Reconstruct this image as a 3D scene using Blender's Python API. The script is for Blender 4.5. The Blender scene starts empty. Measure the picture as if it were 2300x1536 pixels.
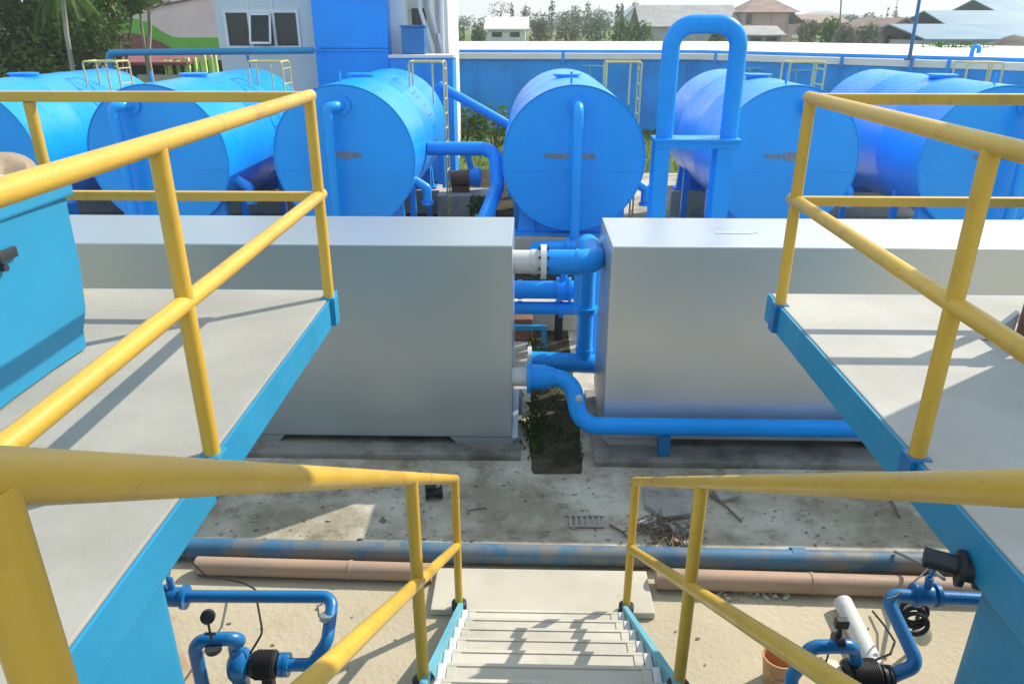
import bpy, bmesh, math, random
from mathutils import Vector, Matrix, Quaternion

random.seed(7)
sc = bpy.context.scene
COL = sc.collection
R = math.radians

# ------------------------------------------------------------------ camera
H = 3.6                                   # camera height above the yard
F = 1680.0                                # focal length in photo pixels (2300 wide)
PITCH = R(22.84)
YAW = math.atan(0.0235)
CP, SP, CY, SY = math.cos(PITCH), math.sin(PITCH), math.cos(YAW), math.sin(YAW)


def at(px, py, Y=None, z=None, X=None):
    """world point seen at a photo pixel, at a given depth Y, height z or X"""
    a, b = (px - 1150) / F, (py - 768) / F
    dy, dz = CP - b * SP, -SP - b * CP
    d = Vector((a * CY - dy * SY, a * SY + dy * CY, dz))
    if Y is not None:
        t = Y / d.y
    elif z is not None:
        t = (z - H) / d.z
    else:
        t = X / d.x
    return Vector((d.x * t, d.y * t, H + d.z * t))


cam = bpy.data.cameras.new('camera')
cam.sensor_fit = 'HORIZONTAL'
cam.sensor_width = 36
cam.lens = F / 2300 * 36
cam.clip_start = 0.05
cam.clip_end = 6000
co = bpy.data.objects.new('camera', cam)
COL.objects.link(co)
co.location = (0, 0, H)
co.rotation_euler = (R(90) - PITCH, 0, YAW)
sc.camera = co

# ------------------------------------------------------------------ light
SUN = Vector((1.0, 0.70, 1.0)).normalized()
sl = bpy.data.lights.new('sun', 'SUN')
sl.energy = 4.0
sl.angle = R(0.5)
sl.color = (1.0, 0.93, 0.80)
so = bpy.data.objects.new('sun', sl)
COL.objects.link(so)
so.rotation_euler = SUN.to_track_quat('Z', 'Y').to_euler()
so.location = (10, 10, 20)

W = bpy.data.worlds.new('World')
sc.world = W
W.use_nodes = True
nt = W.node_tree
nt.nodes.clear()
out = nt.nodes.new('ShaderNodeOutputWorld')
bg = nt.nodes.new('ShaderNodeBackground')
sky = nt.nodes.new('ShaderNodeTexSky')
sky.sky_type = 'NISHITA'
sky.sun_disc = False
sky.sun_elevation = math.asin(SUN.z)
sky.sun_rotation = math.atan2(SUN.x, SUN.y)
sky.air_density = 1.0
sky.dust_density = 0.6
sky.ozone_density = 1.0
tc = nt.nodes.new('ShaderNodeTexCoord')
mp = nt.nodes.new('ShaderNodeMapping')
mp.inputs['Scale'].default_value = (2.2, 2.2, 9.0)
cn = nt.nodes.new('ShaderNodeTexNoise')
cn.inputs['Scale'].default_value = 1.6
cn.inputs['Detail'].default_value = 8
cn.inputs['Roughness'].default_value = 0.62
cr = nt.nodes.new('ShaderNodeValToRGB')
cr.color_ramp.elements[0].position = 0.28
cr.color_ramp.elements[1].position = 0.60
mx = nt.nodes.new('ShaderNodeMix')
mx.data_type = 'RGBA'
mx.inputs[7].default_value = (4.9, 5.8, 6.3, 1)
ml = nt.nodes.new('ShaderNodeMath')
ml.operation = 'MULTIPLY'
ml.inputs[1].default_value = 0.85
L = nt.links.new
L(tc.outputs['Generated'], mp.inputs[0])
L(mp.outputs[0], cn.inputs['Vector'])
L(cn.outputs[0], cr.inputs[0])
L(cr.outputs[0], ml.inputs[0])
L(ml.outputs[0], mx.inputs[0])
L(sky.outputs[0], mx.inputs[6])
L(mx.outputs[2], bg.inputs[0])
bg.inputs[1].default_value = 0.14
L(bg.outputs[0], out.inputs[0])

sc.view_settings.view_transform = 'Standard'
sc.view_settings.look = 'None'
sc.view_settings.exposure = 0.55
sc.view_settings.gamma = 1.0
sc.cycles.use_denoising = True
sc.cycles.max_bounces = 6

# ------------------------------------------------------------------ materials
MATS = {}


def _n(nt, typ, **kw):
    n = nt.nodes.new(typ)
    for k, v in kw.items():
        n.inputs[k.replace('_', ' ')].default_value = v
    return n


def mixc(nt, fac, a, b):
    m = nt.nodes.new('ShaderNodeMix')
    m.data_type = 'RGBA'
    for i, v in ((0, fac), (6, a), (7, b)):
        if hasattr(v, 'is_linked') or isinstance(v, bpy.types.NodeSocket):
            nt.links.new(v, m.inputs[i])
        elif i == 0:
            m.inputs[0].default_value = v
        else:
            m.inputs[i].default_value = (v[0], v[1], v[2], 1)
    return m.outputs[2]


def noise(nt, vec, scale, detail=4, rough=0.55, lo=0.4, hi=0.6, stretch=None):
    if stretch:
        mp = nt.nodes.new('ShaderNodeMapping')
        mp.inputs['Scale'].default_value = stretch
        nt.links.new(vec, mp.inputs[0])
        vec = mp.outputs[0]
    n = nt.nodes.new('ShaderNodeTexNoise')
    n.inputs['Scale'].default_value = scale
    n.inputs['Detail'].default_value = detail
    n.inputs['Roughness'].default_value = rough
    nt.links.new(vec, n.inputs['Vector'])
    mr = nt.nodes.new('ShaderNodeMapRange')
    mr.interpolation_type = 'SMOOTHSTEP'
    mr.inputs[1].default_value = lo
    mr.inputs[2].default_value = hi
    nt.links.new(n.outputs[0], mr.inputs[0])
    return mr.outputs[0]


def mulv(nt, a, k):
    m = nt.nodes.new('ShaderNodeMath')
    m.operation = 'MULTIPLY'
    nt.links.new(a, m.inputs[0])
    if isinstance(k, bpy.types.NodeSocket):
        nt.links.new(k, m.inputs[1])
    else:
        m.inputs[1].default_value = k
    return m.outputs[0]


def newmat(name):
    m = bpy.data.materials.new(name)
    m.use_nodes = True
    nt = m.node_tree
    b = nt.nodes['Principled BSDF']
    g = nt.nodes.new('ShaderNodeNewGeometry')
    MATS[name] = m
    return m, nt, b, g.outputs['Position']


def bumpit(nt, b, pos, scale, strength, dist=0.01, detail=3):
    n = nt.nodes.new('ShaderNodeTexNoise')
    n.inputs['Scale'].default_value = scale
    n.inputs['Detail'].default_value = detail
    nt.links.new(pos, n.inputs['Vector'])
    bp = nt.nodes.new('ShaderNodeBump')
    bp.inputs['Strength'].default_value = strength
    bp.inputs['Distance'].default_value = dist
    nt.links.new(n.outputs[0], bp.inputs['Height'])
    nt.links.new(bp.outputs[0], b.inputs['Normal'])


def paint(name, col, rough=0.4, var=0.12, dirt=(0.18, 0.14, 0.09), damt=0.25, dscale=2.0, dlo=0.56, dhi=0.74,
          coat=0.0, bscale=30, bstr=0.06, metal=0.0, streak=True, spec=0.5, fine=0.8, rvar=1.0):
    m, nt, b, pos = newmat(name)
    c0 = tuple(c * (1 - var) for c in col)
    c1 = tuple(min(1, c * (1 + var)) for c in col)
    c = mixc(nt, noise(nt, pos, 0.9, 5, 0.6, 0.3, 0.7), c0, c1)
    c = mixc(nt, mulv(nt, noise(nt, pos, dscale, 7, 0.65, dlo, dhi, (1, 1, 0.35) if streak else None), damt), c, dirt)
    c = mixc(nt, mulv(nt, noise(nt, pos, 22, 4, 0.7, 0.62, 0.72), damt * fine), c, dirt)
    nt.links.new(c, b.inputs['Base Color'])
    mr = nt.nodes.new('ShaderNodeMapRange')
    mr.inputs[3].default_value = max(0.05, rough - 0.1 * rvar)
    mr.inputs[4].default_value = min(1, rough + 0.14 * rvar)
    nt.links.new(noise(nt, pos, 5, 5, 0.6, 0.25, 0.75), mr.inputs[0])
    nt.links.new(mr.outputs[0], b.inputs['Roughness'])
    b.inputs['Metallic'].default_value = metal
    b.inputs['Specular IOR Level'].default_value = spec
    if coat:
        b.inputs['Coat Weight'].default_value = coat
        b.inputs['Coat Roughness'].default_value = 0.25
    bumpit(nt, b, pos, bscale, bstr)
    return m


def concrete(name, col, stain=(0.12, 0.10, 0.07), samt=0.5, slo=0.48, shi=0.75, bstr=0.25, sscale=0.7, speck=0.35):
    m, nt, b, pos = newmat(name)
    c = mixc(nt, noise(nt, pos, 1.3, 6, 0.6, 0.3, 0.7), tuple(v * 0.86 for v in col), tuple(min(1, v * 1.1) for v in col))
    c = mixc(nt, mulv(nt, noise(nt, pos, sscale, 8, 0.65, slo, shi), samt), c, stain)
    c = mixc(nt, mulv(nt, noise(nt, pos, 7, 6, 0.7, 0.55, 0.72), samt * 0.5), c, stain)
    c = mixc(nt, mulv(nt, noise(nt, pos, 70, 3, 0.7, 0.60, 0.70), speck), c, tuple(v * 0.45 for v in col))
    nt.links.new(c, b.inputs['Base Color'])
    b.inputs['Roughness'].default_value = 0.88
    b.inputs['Specular IOR Level'].default_value = 0.25
    bumpit(nt, b, pos, 45, bstr, 0.012, 6)
    return m


def leafmat(name, cols, scale=1.2):
    m, nt, b, pos = newmat(name)
    c = mixc(nt, noise(nt, pos, scale, 4, 0.6, 0.32, 0.68), cols[0], cols[1])
    c = mixc(nt, mulv(nt, noise(nt, pos, scale * 5, 3, 0.6, 0.5, 0.7), 0.7), c, cols[2])
    nt.links.new(c, b.inputs['Base Color'])
    b.inputs['Roughness'].default_value = 0.6
    b.inputs['Specular IOR Level'].default_value = 0.25
    tr = nt.nodes.new('ShaderNodeBsdfTranslucent')
    nt.links.new(c, tr.inputs[0])
    ms = nt.nodes.new('ShaderNodeMixShader')
    ms.inputs[0].default_value = 0.35
    nt.links.new(b.outputs[0], ms.inputs[1])
    nt.links.new(tr.outputs[0], ms.inputs[2])
    nt.links.new(ms.outputs[0], nt.nodes['Material Output'].inputs[0])
    return m


TANK = paint('tank_blue_paint', (0.001, 0.33, 0.93), 0.36, 0.06, (0.07, 0.33, 0.60), 0.10, 1.4, coat=0.32, spec=0.3, fine=0.1, bscale=5, bstr=0.03)
PIPE = paint('pipe_blue_paint', (0.001, 0.30, 0.88), 0.34, 0.08, (0.05, 0.18, 0.36), 0.2, 3.0, spec=0.35)
PUMPB = paint('pump_blue_paint', (0.006, 0.15, 0.40), 0.33, 0.15, (0.05, 0.06, 0.07), 0.4, 5.0, coat=0.2)
CYAN = paint('cyan_paint', (0.016, 0.25, 0.45), 0.5, 0.10, (0.12, 0.30, 0.36), 0.3, 1.8)
CYANP = paint('pale_cyan_paint', (0.13, 0.42, 0.54), 0.5, 0.12, (0.3, 0.42, 0.45), 0.45, 6.0)
YELL = paint('yellow_paint', (0.63, 0.385, 0.045), 0.38, 0.12, (0.30, 0.14, 0.03), 0.5, 6.0, 0.54, 0.74, coat=0.1, bscale=60, bstr=0.1)
YELP = paint('pale_yellow_paint', (0.62, 0.50, 0.20), 0.5, 0.15, (0.25, 0.16, 0.08), 0.4, 6.0)
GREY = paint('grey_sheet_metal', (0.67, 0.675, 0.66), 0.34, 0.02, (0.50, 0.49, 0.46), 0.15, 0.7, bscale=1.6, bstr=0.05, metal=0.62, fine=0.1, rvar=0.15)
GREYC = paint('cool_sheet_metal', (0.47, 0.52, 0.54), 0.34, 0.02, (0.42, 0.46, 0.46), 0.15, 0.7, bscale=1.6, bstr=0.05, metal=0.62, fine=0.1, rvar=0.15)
WHITE = paint('white_paint', (0.72, 0.73, 0.72), 0.5, 0.05, (0.42, 0.40, 0.36), 0.35, 1.2)
WPVC = paint('pale_plastic', (0.62, 0.62, 0.60), 0.4, 0.06, (0.3, 0.27, 0.22), 0.45, 5.0)
ORNG = paint('clay_orange_plastic', (0.42, 0.27, 0.185), 0.6, 0.14, (0.33, 0.28, 0.225), 0.8, 2.2, 0.40, 0.62, streak=False)
FBLUE = paint('faded_blue_plastic', (0.045, 0.15, 0.27), 0.55, 0.22, (0.20, 0.19, 0.16), 0.9, 2.6, 0.41, 0.60, streak=False)
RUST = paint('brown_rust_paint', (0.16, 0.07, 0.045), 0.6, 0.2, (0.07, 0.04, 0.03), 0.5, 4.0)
BLACK = paint('black_rubber', (0.016, 0.016, 0.018), 0.5, 0.2, (0.08, 0.07, 0.06), 0.3, 6.0)
DARKM = paint('dark_metal', (0.045, 0.05, 0.055), 0.42, 0.2, (0.14, 0.10, 0.07), 0.4, 6.0, metal=0.4)
STEEL = paint('steel', (0.48, 0.48, 0.47), 0.35, 0.1, (0.2, 0.15, 0.1), 0.3, 8.0, metal=0.7)
TAPE = paint('grey_tape', (0.22, 0.24, 0.27), 0.7, 0.25, (0.08, 0.16, 0.28), 0.75, 14.0, 0.42, 0.6, streak=False)
CLAYB = paint('bucket_plastic', (0.52, 0.28, 0.13), 0.5, 0.1, (0.42, 0.34, 0.24), 0.4, 6.0)
CREAM = paint('cream_plastic', (0.66, 0.63, 0.48), 0.45, 0.1, (0.3, 0.26, 0.2), 0.4, 8.0)
TANC = paint('tan_cloth', (0.33, 0.25, 0.17), 0.9, 0.15, (0.3, 0.2, 0.12), 0.4, 6.0, bscale=14, bstr=0.3)
PALEC = paint('pale_plastic_sheet', (0.50, 0.54, 0.53), 0.45, 0.12, (0.3, 0.3, 0.28), 0.4, 8.0, bscale=12, bstr=0.3)

SLAB = concrete('platform_concrete', (0.37, 0.355, 0.315), (0.30, 0.27, 0.21), 0.45, bstr=0.12)
SLABR = concrete('pale_platform_concrete', (0.47, 0.455, 0.41), (0.33, 0.30, 0.24), 0.4, bstr=0.12)
TREAD = concrete('tread_paint', (0.56, 0.53, 0.46), (0.30, 0.25, 0.18), 0.5, bstr=0.08, sscale=2.0, speck=0.2)
LAND = concrete('landing_concrete', (0.54, 0.50, 0.42), (0.34, 0.30, 0.22), 0.4, bstr=0.10)
OLDC = concrete('old_concrete', (0.30, 0.28, 0.25), (0.07, 0.065, 0.05), 0.8, 0.42, 0.66, bstr=0.5, sscale=1.6)
PALECON = concrete('pale_concrete', (0.50, 0.47, 0.40), (0.20, 0.17, 0.12), 0.5, bstr=0.3, sscale=1.8)
STONE = concrete('broken_concrete', (0.36, 0.35, 0.32), (0.10, 0.09, 0.08), 0.6, bstr=0.5, sscale=6)


def yard_material():
    m, nt, b, pos = newmat('yard_concrete')
    col = (0.50, 0.43, 0.31)
    c = mixc(nt, noise(nt, pos, 0.8, 6, 0.6, 0.3, 0.7), tuple(v * 0.88 for v in col), tuple(v * 1.08 for v in col))
    # muddy strip in front of the boxes: real dirt, with a ragged edge
    sep = nt.nodes.new('ShaderNodeSeparateXYZ')
    nt.links.new(pos, sep.inputs[0])
    nz = nt.nodes.new('ShaderNodeTexNoise')
    nz.inputs['Scale'].default_value = 1.5
    nz.inputs['Detail'].default_value = 8
    nt.links.new(pos, nz.inputs['Vector'])
    ad = nt.nodes.new('ShaderNodeMath')
    ad.operation = 'MULTIPLY_ADD'
    ad.inputs[1].default_value = 0.55
    nt.links.new(nz.outputs[0], ad.inputs[0])
    nt.links.new(sep.outputs[1], ad.inputs[2])
    mr = nt.nodes.new('ShaderNodeMapRange')
    mr.inputs[1].default_value = 4.45
    mr.inputs[2].default_value = 4.85
    nt.links.new(ad.outputs[0], mr.inputs[0])
    mud = mixc(nt, noise(nt, pos, 1.1, 9, 0.66, 0.38, 0.64), (0.30, 0.26, 0.19), (0.55, 0.52, 0.44))
    mud = mixc(nt, mulv(nt, noise(nt, pos, 3.3, 9, 0.72, 0.50, 0.70), 0.8), mud, (0.15, 0.125, 0.09))
    c = mixc(nt, mr.outputs[0], c, mud)
    c = mixc(nt, mulv(nt, noise(nt, pos, 1.7, 8, 0.66, 0.55, 0.74), 0.45), c, (0.27, 0.20, 0.12))
    c = mixc(nt, mulv(nt, noise(nt, pos, 60, 3, 0.7, 0.60, 0.70), 0.4), c, (0.2, 0.16, 0.11))
    # small dark chips
    v = nt.nodes.new('ShaderNodeTexVoronoi')
    v.inputs['Scale'].default_value = 6.5
    nt.links.new(pos, v.inputs['Vector'])
    lt = nt.nodes.new('ShaderNodeMath')
    lt.operation = 'LESS_THAN'
    lt.inputs[1].default_value = 0.055
    nt.links.new(v.outputs['Distance'], lt.inputs[0])
    c = mixc(nt, mulv(nt, mulv(nt, lt.outputs[0], noise(nt, pos, 0.9, 3, 0.6, 0.48, 0.6)), 0.6), c, (0.16, 0.12, 0.08))
    nt.links.new(c, b.inputs['Base Color'])
    b.inputs['Roughness'].default_value = 0.9
    b.inputs['Specular IOR Level'].default_value = 0.2
    bumpit(nt, b, pos, 26, 0.35, 0.02, 8)
    return m


YARD = yard_material()


def soil_mat(name, a, bcol, g, sc_=1.2):
    m, nt, b, pos = newmat(name)
    c = mixc(nt, noise(nt, pos, sc_, 8, 0.65, 0.35, 0.65), a, bcol)
    c = mixc(nt, noise(nt, pos, sc_ * 3, 8, 0.7, 0.5, 0.68), c, g)
    nt.links.new(c, b.inputs['Base Color'])
    b.inputs['Roughness'].default_value = 0.95
    b.inputs['Specular IOR Level'].default_value = 0.1
    bumpit(nt, b, pos, 18, 0.7, 0.04, 8)
    return m


SOIL = soil_mat('dark_soil', (0.035, 0.028, 0.02), (0.09, 0.075, 0.05), (0.05, 0.07, 0.02), 3)
GRASS = soil_mat('ground_grass', (0.075, 0.13, 0.028), (0.14, 0.17, 0.05), (0.20, 0.17, 0.08), 0.5)
FIELD = soil_mat('field_grass', (0.10, 0.17, 0.045), (0.17, 0.20, 0.075), (0.23, 0.20, 0.11), 0.12)
GRAVEL = soil_mat('gravel', (0.13, 0.115, 0.10), (0.20, 0.18, 0.155), (0.09, 0.08, 0.07), 1.5)
LEAFA = leafmat('leaf_dark', ((0.055, 0.125, 0.028), (0.14, 0.205, 0.05), (0.24, 0.25, 0.09)), 0.9)
LEAFB = leafmat('leaf_bright', ((0.05, 0.13, 0.02), (0.11, 0.20, 0.03), (0.16, 0.22, 0.05)), 1.1)
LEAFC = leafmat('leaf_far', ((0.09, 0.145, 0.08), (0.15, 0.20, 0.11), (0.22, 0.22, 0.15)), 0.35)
LEAFD = leafmat('leaf_grey', ((0.14, 0.15, 0.10), (0.21, 0.20, 0.14), (0.28, 0.25, 0.18)), 0.4)
DRYL = leafmat('dry_leaf', ((0.16, 0.11, 0.06), (0.26, 0.19, 0.11), (0.09, 0.06, 0.04)), 9)
WEED = leafmat('weed_leaf', ((0.05, 0.10, 0.015), (0.12, 0.16, 0.03), (0.2, 0.19, 0.06)), 6)
BARK = paint('bark', (0.16, 0.12, 0.085), 0.9, 0.25, (0.06, 0.05, 0.04), 0.5, 8.0, bscale=20, bstr=0.6)
PBARK = paint('pale_bark', (0.42, 0.38, 0.32), 0.9, 0.2, (0.12, 0.10, 0.08), 0.5, 6.0, bscale=20, bstr=0.5)
WALLG = paint('wall_pale_grey', (0.60, 0.64, 0.62), 0.8, 0.05, (0.36, 0.40, 0.40), 0.4, 0.6)
WALLW = paint('wall_white', (0.74, 0.74, 0.72), 0.8, 0.05, (0.50, 0.48, 0.44), 0.4, 0.8)
PINK = paint('wall_pink', (0.74, 0.60, 0.60), 0.85, 0.06, (0.45, 0.32, 0.30), 0.35, 0.6)
LIME = paint('wall_green', (0.16, 0.44, 0.06), 0.75, 0.12, (0.12, 0.34, 0.06), 0.35, 0.5)
MAROON = paint('roof_maroon', (0.24, 0.075, 0.075), 0.65, 0.2, (0.13, 0.07, 0.06), 0.5, 1.2)
LIMEP = paint('column_lime', (0.52, 0.66, 0.26), 0.7, 0.1, (0.3, 0.4, 0.15), 0.3, 2)
RESB = paint('reservoir_blue', (0.004, 0.29, 0.82), 0.5, 0.14, (0.05, 0.14, 0.30), 0.4, 0.7)
PINKH = paint('house_pink', (0.48, 0.31, 0.27), 0.85, 0.1, (0.34, 0.22, 0.2), 0.4, 0.6)
ROOFB = paint('roof_brown', (0.30, 0.20, 0.165), 0.8, 0.2, (0.2, 0.14, 0.12), 0.5, 1.2)
ROOFG = paint('roof_grey', (0.34, 0.34, 0.32), 0.7, 0.15, (0.22, 0.2, 0.18), 0.5, 0.8)
HOUSEB = paint('house_brown', (0.36, 0.27, 0.21), 0.85, 0.15, (0.25, 0.19, 0.15), 0.5, 0.8)
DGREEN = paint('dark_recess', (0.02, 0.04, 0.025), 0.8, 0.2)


def corrugated():
    m, nt, b, pos = newmat('corrugated_blue')
    c = mixc(nt, noise(nt, pos, 0.35, 6, 0.6, 0.3, 0.7), (0.10, 0.22, 0.33), (0.18, 0.30, 0.38))
    c = mixc(nt, mulv(nt, noise(nt, pos, 1.2, 6, 0.6, 0.5, 0.7), 0.4), c, (0.24, 0.23, 0.245))
    nt.links.new(c, b.inputs['Base Color'])
    b.inputs['Roughness'].default_value = 0.45
    w = nt.nodes.new('ShaderNodeTexWave')
    w.inputs['Scale'].default_value = 1.6
    nt.links.new(pos, w.inputs['Vector'])
    bp = nt.nodes.new('ShaderNodeBump')
    bp.inputs['Strength'].default_value = 0.5
    bp.inputs['Distance'].default_value = 0.05
    nt.links.new(w.outputs[0], bp.inputs['Height'])
    nt.links.new(bp.outputs[0], b.inputs['Normal'])
    return m


CORR = corrugated()


def glass():
    m, nt, b, pos = newmat('dark_window_glass')
    b.inputs['Base Color'].default_value = (0.012, 0.018, 0.02, 1)
    b.inputs['Roughness'].default_value = 0.12
    return m


GLASS = glass()

# ------------------------------------------------------------------ mesh builder
ORIGIN = {}


class MB:
    def __init__(self):
        self.v, self.f, self.sm = [], [], []

    def add(self, vs, fs, smooth=False):
        o = len(self.v)
        self.v += [tuple(p) for p in vs]
        self.f += [tuple(i + o for i in f) for f in fs]
        self.sm += [smooth] * len(fs)
        return self

    def addbm(self, bm, smooth=False):
        bm.verts.index_update()
        self.add([v.co.copy() for v in bm.verts], [[v.index for v in f.verts] for f in bm.faces], smooth)
        bm.free()
        return self

    def box(self, a, b, bev=0.0, M=None):
        bm = bmesh.new()
        bmesh.ops.create_cube(bm, size=1)
        c = [(a[i] + b[i]) / 2 for i in range(3)]
        s = [abs(b[i] - a[i]) for i in range(3)]
        for v in bm.verts:
            v.co = Vector((v.co.x * s[0], v.co.y * s[1], v.co.z * s[2]))
        if bev:
            bmesh.ops.bevel(bm, geom=list(bm.edges), offset=bev, segments=2, affect='EDGES', profile=0.6)
        for v in bm.verts:
            v.co = (M @ v.co if M else v.co) + Vector(c)
        return self.addbm(bm)

    def prism(self, poly, vec, bev=0.0):
        """closed polygon (list of 3d points) extruded along vec"""
        bm = bmesh.new()
        vs = [bm.verts.new(p) for p in poly]
        f = bm.faces.new(vs)
        r = bmesh.ops.extrude_face_region(bm, geom=[f])
        bmesh.ops.translate(bm, vec=Vector(vec), verts=[g for g in r['geom'] if isinstance(g, bmesh.types.BMVert)])
        bmesh.ops.recalc_face_normals(bm, faces=bm.faces)
        if bev:
            bmesh.ops.bevel(bm, geom=list(bm.edges), offset=bev, segments=1, affect='EDGES')
        return self.addbm(bm)

    def ring(self, c, axis, prof, seg=40, cap0=True, cap1=True, smooth=True):
        """lathe: profile [(t along axis, radius)] about an axis through c"""
        ax = Vector(axis).normalized()
        q = ax.to_track_quat('Z', 'Y')
        c = Vector(c)
        vs, fs = [], []
        for (t, r) in prof:
            for k in range(seg):
                a = 2 * math.pi * k / seg
                vs.append(c + q @ Vector((r * math.cos(a), r * math.sin(a), t)))
        n = len(prof)
        for i in range(n - 1):
            for k in range(seg):
                k2 = (k + 1) % seg
                fs.append((i * seg + k, i * seg + k2, (i + 1) * seg + k2, (i + 1) * seg + k))
        if cap0:
            fs.append(tuple(reversed(range(seg))))
        if cap1:
            fs.append(tuple((n - 1) * seg + k for k in range(seg)))
        return self.add(vs, fs, smooth)

    def cyl(self, p0, p1, r, seg=20, r1=None):
        p0, p1 = Vector(p0), Vector(p1)
        d = p1 - p0
        return self.ring(p0, d, [(0, r), (d.length, r if r1 is None else r1)], seg)

    def tube(self, pts, r, seg=18, bend=0.0, n=7, cap=True, radii=None):
        pts = [Vector(p) for p in pts]
        path = [pts[0]]
        for i in range(1, len(pts) - 1):
            a, b, c = pts[i - 1], pts[i], pts[i + 1]
            u, w = (a - b), (c - b)
            if bend <= 0 or u.length < 1e-6 or w.length < 1e-6:
                path.append(b)
                continue
            ang = u.angle(w)
            if ang > math.pi - 0.02:
                path.append(b)
                continue
            d = min(bend / math.tan(ang / 2), u.length * 0.48, w.length * 0.48)
            p, q = b + u.normalized() * d, b + w.normalized() * d
            rr = d * math.tan(ang / 2)
            cen = b + (u.normalized() + w.normalized()).normalized() * (rr / math.sin(ang / 2))
            e0, e1 = p - cen, q - cen
            tot = e0.angle(e1)
            for k in range(n + 1):
                t = k / n
                s = math.sin(tot)
                path.append(cen + e0 * (math.sin((1 - t) * tot) / s) + e1 * (math.sin(t * tot) / s))
        path.append(pts[-1])
        # sweep
        tang = []
        for i in range(len(path)):
            a = path[max(0, i - 1)]
            b = path[min(len(path) - 1, i + 1)]
            tang.append((b - a).normalized())
        up = Vector((0, 0, 1)) if abs(tang[0].z) < 0.9 else Vector((1, 0, 0))
        nrm = tang[0].cross(up).normalized()
        vs, fs = [], []
        for i, p in enumerate(path):
            if i:
                q = tang[i - 1].rotation_difference(tang[i])
                nrm = (q @ nrm).normalized()
            bn = tang[i].cross(nrm)
            ri = r if radii is None else radii[min(i, len(radii) - 1)]
            for k in range(seg):
                a = 2 * math.pi * k / seg
                vs.append(p + nrm * (ri * math.cos(a)) + bn * (ri * math.sin(a)))
        m = len(path)
        for i in range(m - 1):
            for k in range(seg):
                k2 = (k + 1) % seg
                fs.append((i * seg + k, i * seg + k2, (i + 1) * seg + k2, (i + 1) * seg + k))
        if cap:
            fs.append(tuple(reversed(range(seg))))
            fs.append(tuple((m - 1) * seg + k for k in range(seg)))
        return self.add(vs, fs, True)

    def blob(self, c, s, rough=0.25, sub=2, seed=0):
        """an irregular lump (stone)"""
        rnd = random.Random(seed)
        bm = bmesh.new()
        bmesh.ops.create_icosphere(bm, subdivisions=sub, radius=1)
        for v in bm.verts:
            k = 1 + rnd.uniform(-rough, rough)
            v.co = Vector((v.co.x * s[0] * k, v.co.y * s[1] * k, v.co.z * s[2] * k)) + Vector(c)
        return self.addbm(bm)

    def build(self, name, mat, parent=None, loc=None):
        off = Vector(loc) if loc is not None else (ORIGIN[parent.name] if parent else Vector((0, 0, 0)))
        me = bpy.data.meshes.new(name)
        me.from_pydata([tuple(Vector(p) - off) for p in self.v], [], self.f)
        me.polygons.foreach_set('use_smooth', self.sm)
        if any(self.sm):
            me.set_sharp_from_angle(angle=R(38))
        me.materials.append(mat)
        me.update()
        o = bpy.data.objects.new(name, me)
        COL.objects.link(o)
        if parent:
            o.parent = parent
        else:
            o.location = off
        ORIGIN[o.name] = off
        return o


def tag(o, label, cat, group=None):
    o['label'] = label
    o['category'] = cat
    if group:
        o['group'] = group
    return o


def thing(name, loc, label, cat, group=None):
    o = bpy.data.objects.new(name, None)
    o.empty_display_size = 0.1
    COL.objects.link(o)
    o.location = loc
    ORIGIN[o.name] = Vector(loc)
    return tag(o, label, cat, group)


def kids(o):
    return [c for c in COL.objects if c.parent == o]


def copy_tree(o, loc, label, group=None):
    r = o.copy()
    COL.objects.link(r)
    r.location = loc
    r['label'] = label
    for c in kids(o):
        d = c.copy()
        COL.objects.link(d)
        d.parent = r
        for g in kids(c):
            e = g.copy()
            COL.objects.link(e)
            e.parent = d
    return r


def struct(o):
    o['kind'] = 'structure'
    return o


def sheet(name, x0, y0, x1, y1, z, mat, nx=1, ny=1):
    m = MB()
    m.add([(x0, y0, z), (x1, y0, z), (x1, y1, z), (x0, y1, z)], [(0, 1, 2, 3)])
    return struct(m.build(name, mat))


# ------------------------------------------------------------------ ground
sheet('ground', -700, -60, 800, 1100, 0, GRASS)
sheet('concrete_yard', -13, -4, 14, 20.2, 0.004, YARD)
rnd = random.Random(2)
pl = [(0.03 + rnd.uniform(-.012, .01), 5.62 + k * 0.17) for k in range(21)]
pr_ = [(0.50 + rnd.uniform(-.015, .012), 5.64 + k * 0.17) for k in range(21)]
m = MB()
m.add([(x, y, 0.008) for (x, y) in pl + [(0.1, 9.05), (0.4, 9.1)] + pr_[::-1] + [(0.47, 5.585), (0.06, 5.57)]], [tuple(reversed(range(46)))])
struct(m.build('soil_patch', SOIL))
sheet('dirt_path', -4.2, 10.6, 1.6, 20.6, 0.008, SOIL)
m = MB()
nx, ny = 40, 26
xs = [-260 + 620 * i / nx for i in range(nx + 1)]
ys = [54 + (900 - 54) * (j / ny) ** 2.2 for j in range(ny + 1)]
rnd = random.Random(3)
vs = []
for j, y in enumerate(ys):
    for i, x in enumerate(xs):
        z = 0.0 if j == 0 else (1.9 if j == 1 else 2.2 + 0.25 * math.sin(x * 0.05 + y * 0.03) + rnd.uniform(-0.08, 0.08))
        vs.append((x, y, z))
fs = [(j * (nx + 1) + i, j * (nx + 1) + i + 1, (j + 1) * (nx + 1) + i + 1, (j + 1) * (nx + 1) + i) for j in range(ny) for i in range(nx)]
m.add(vs, fs, True)
struct(m.build('field', FIELD))

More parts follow.
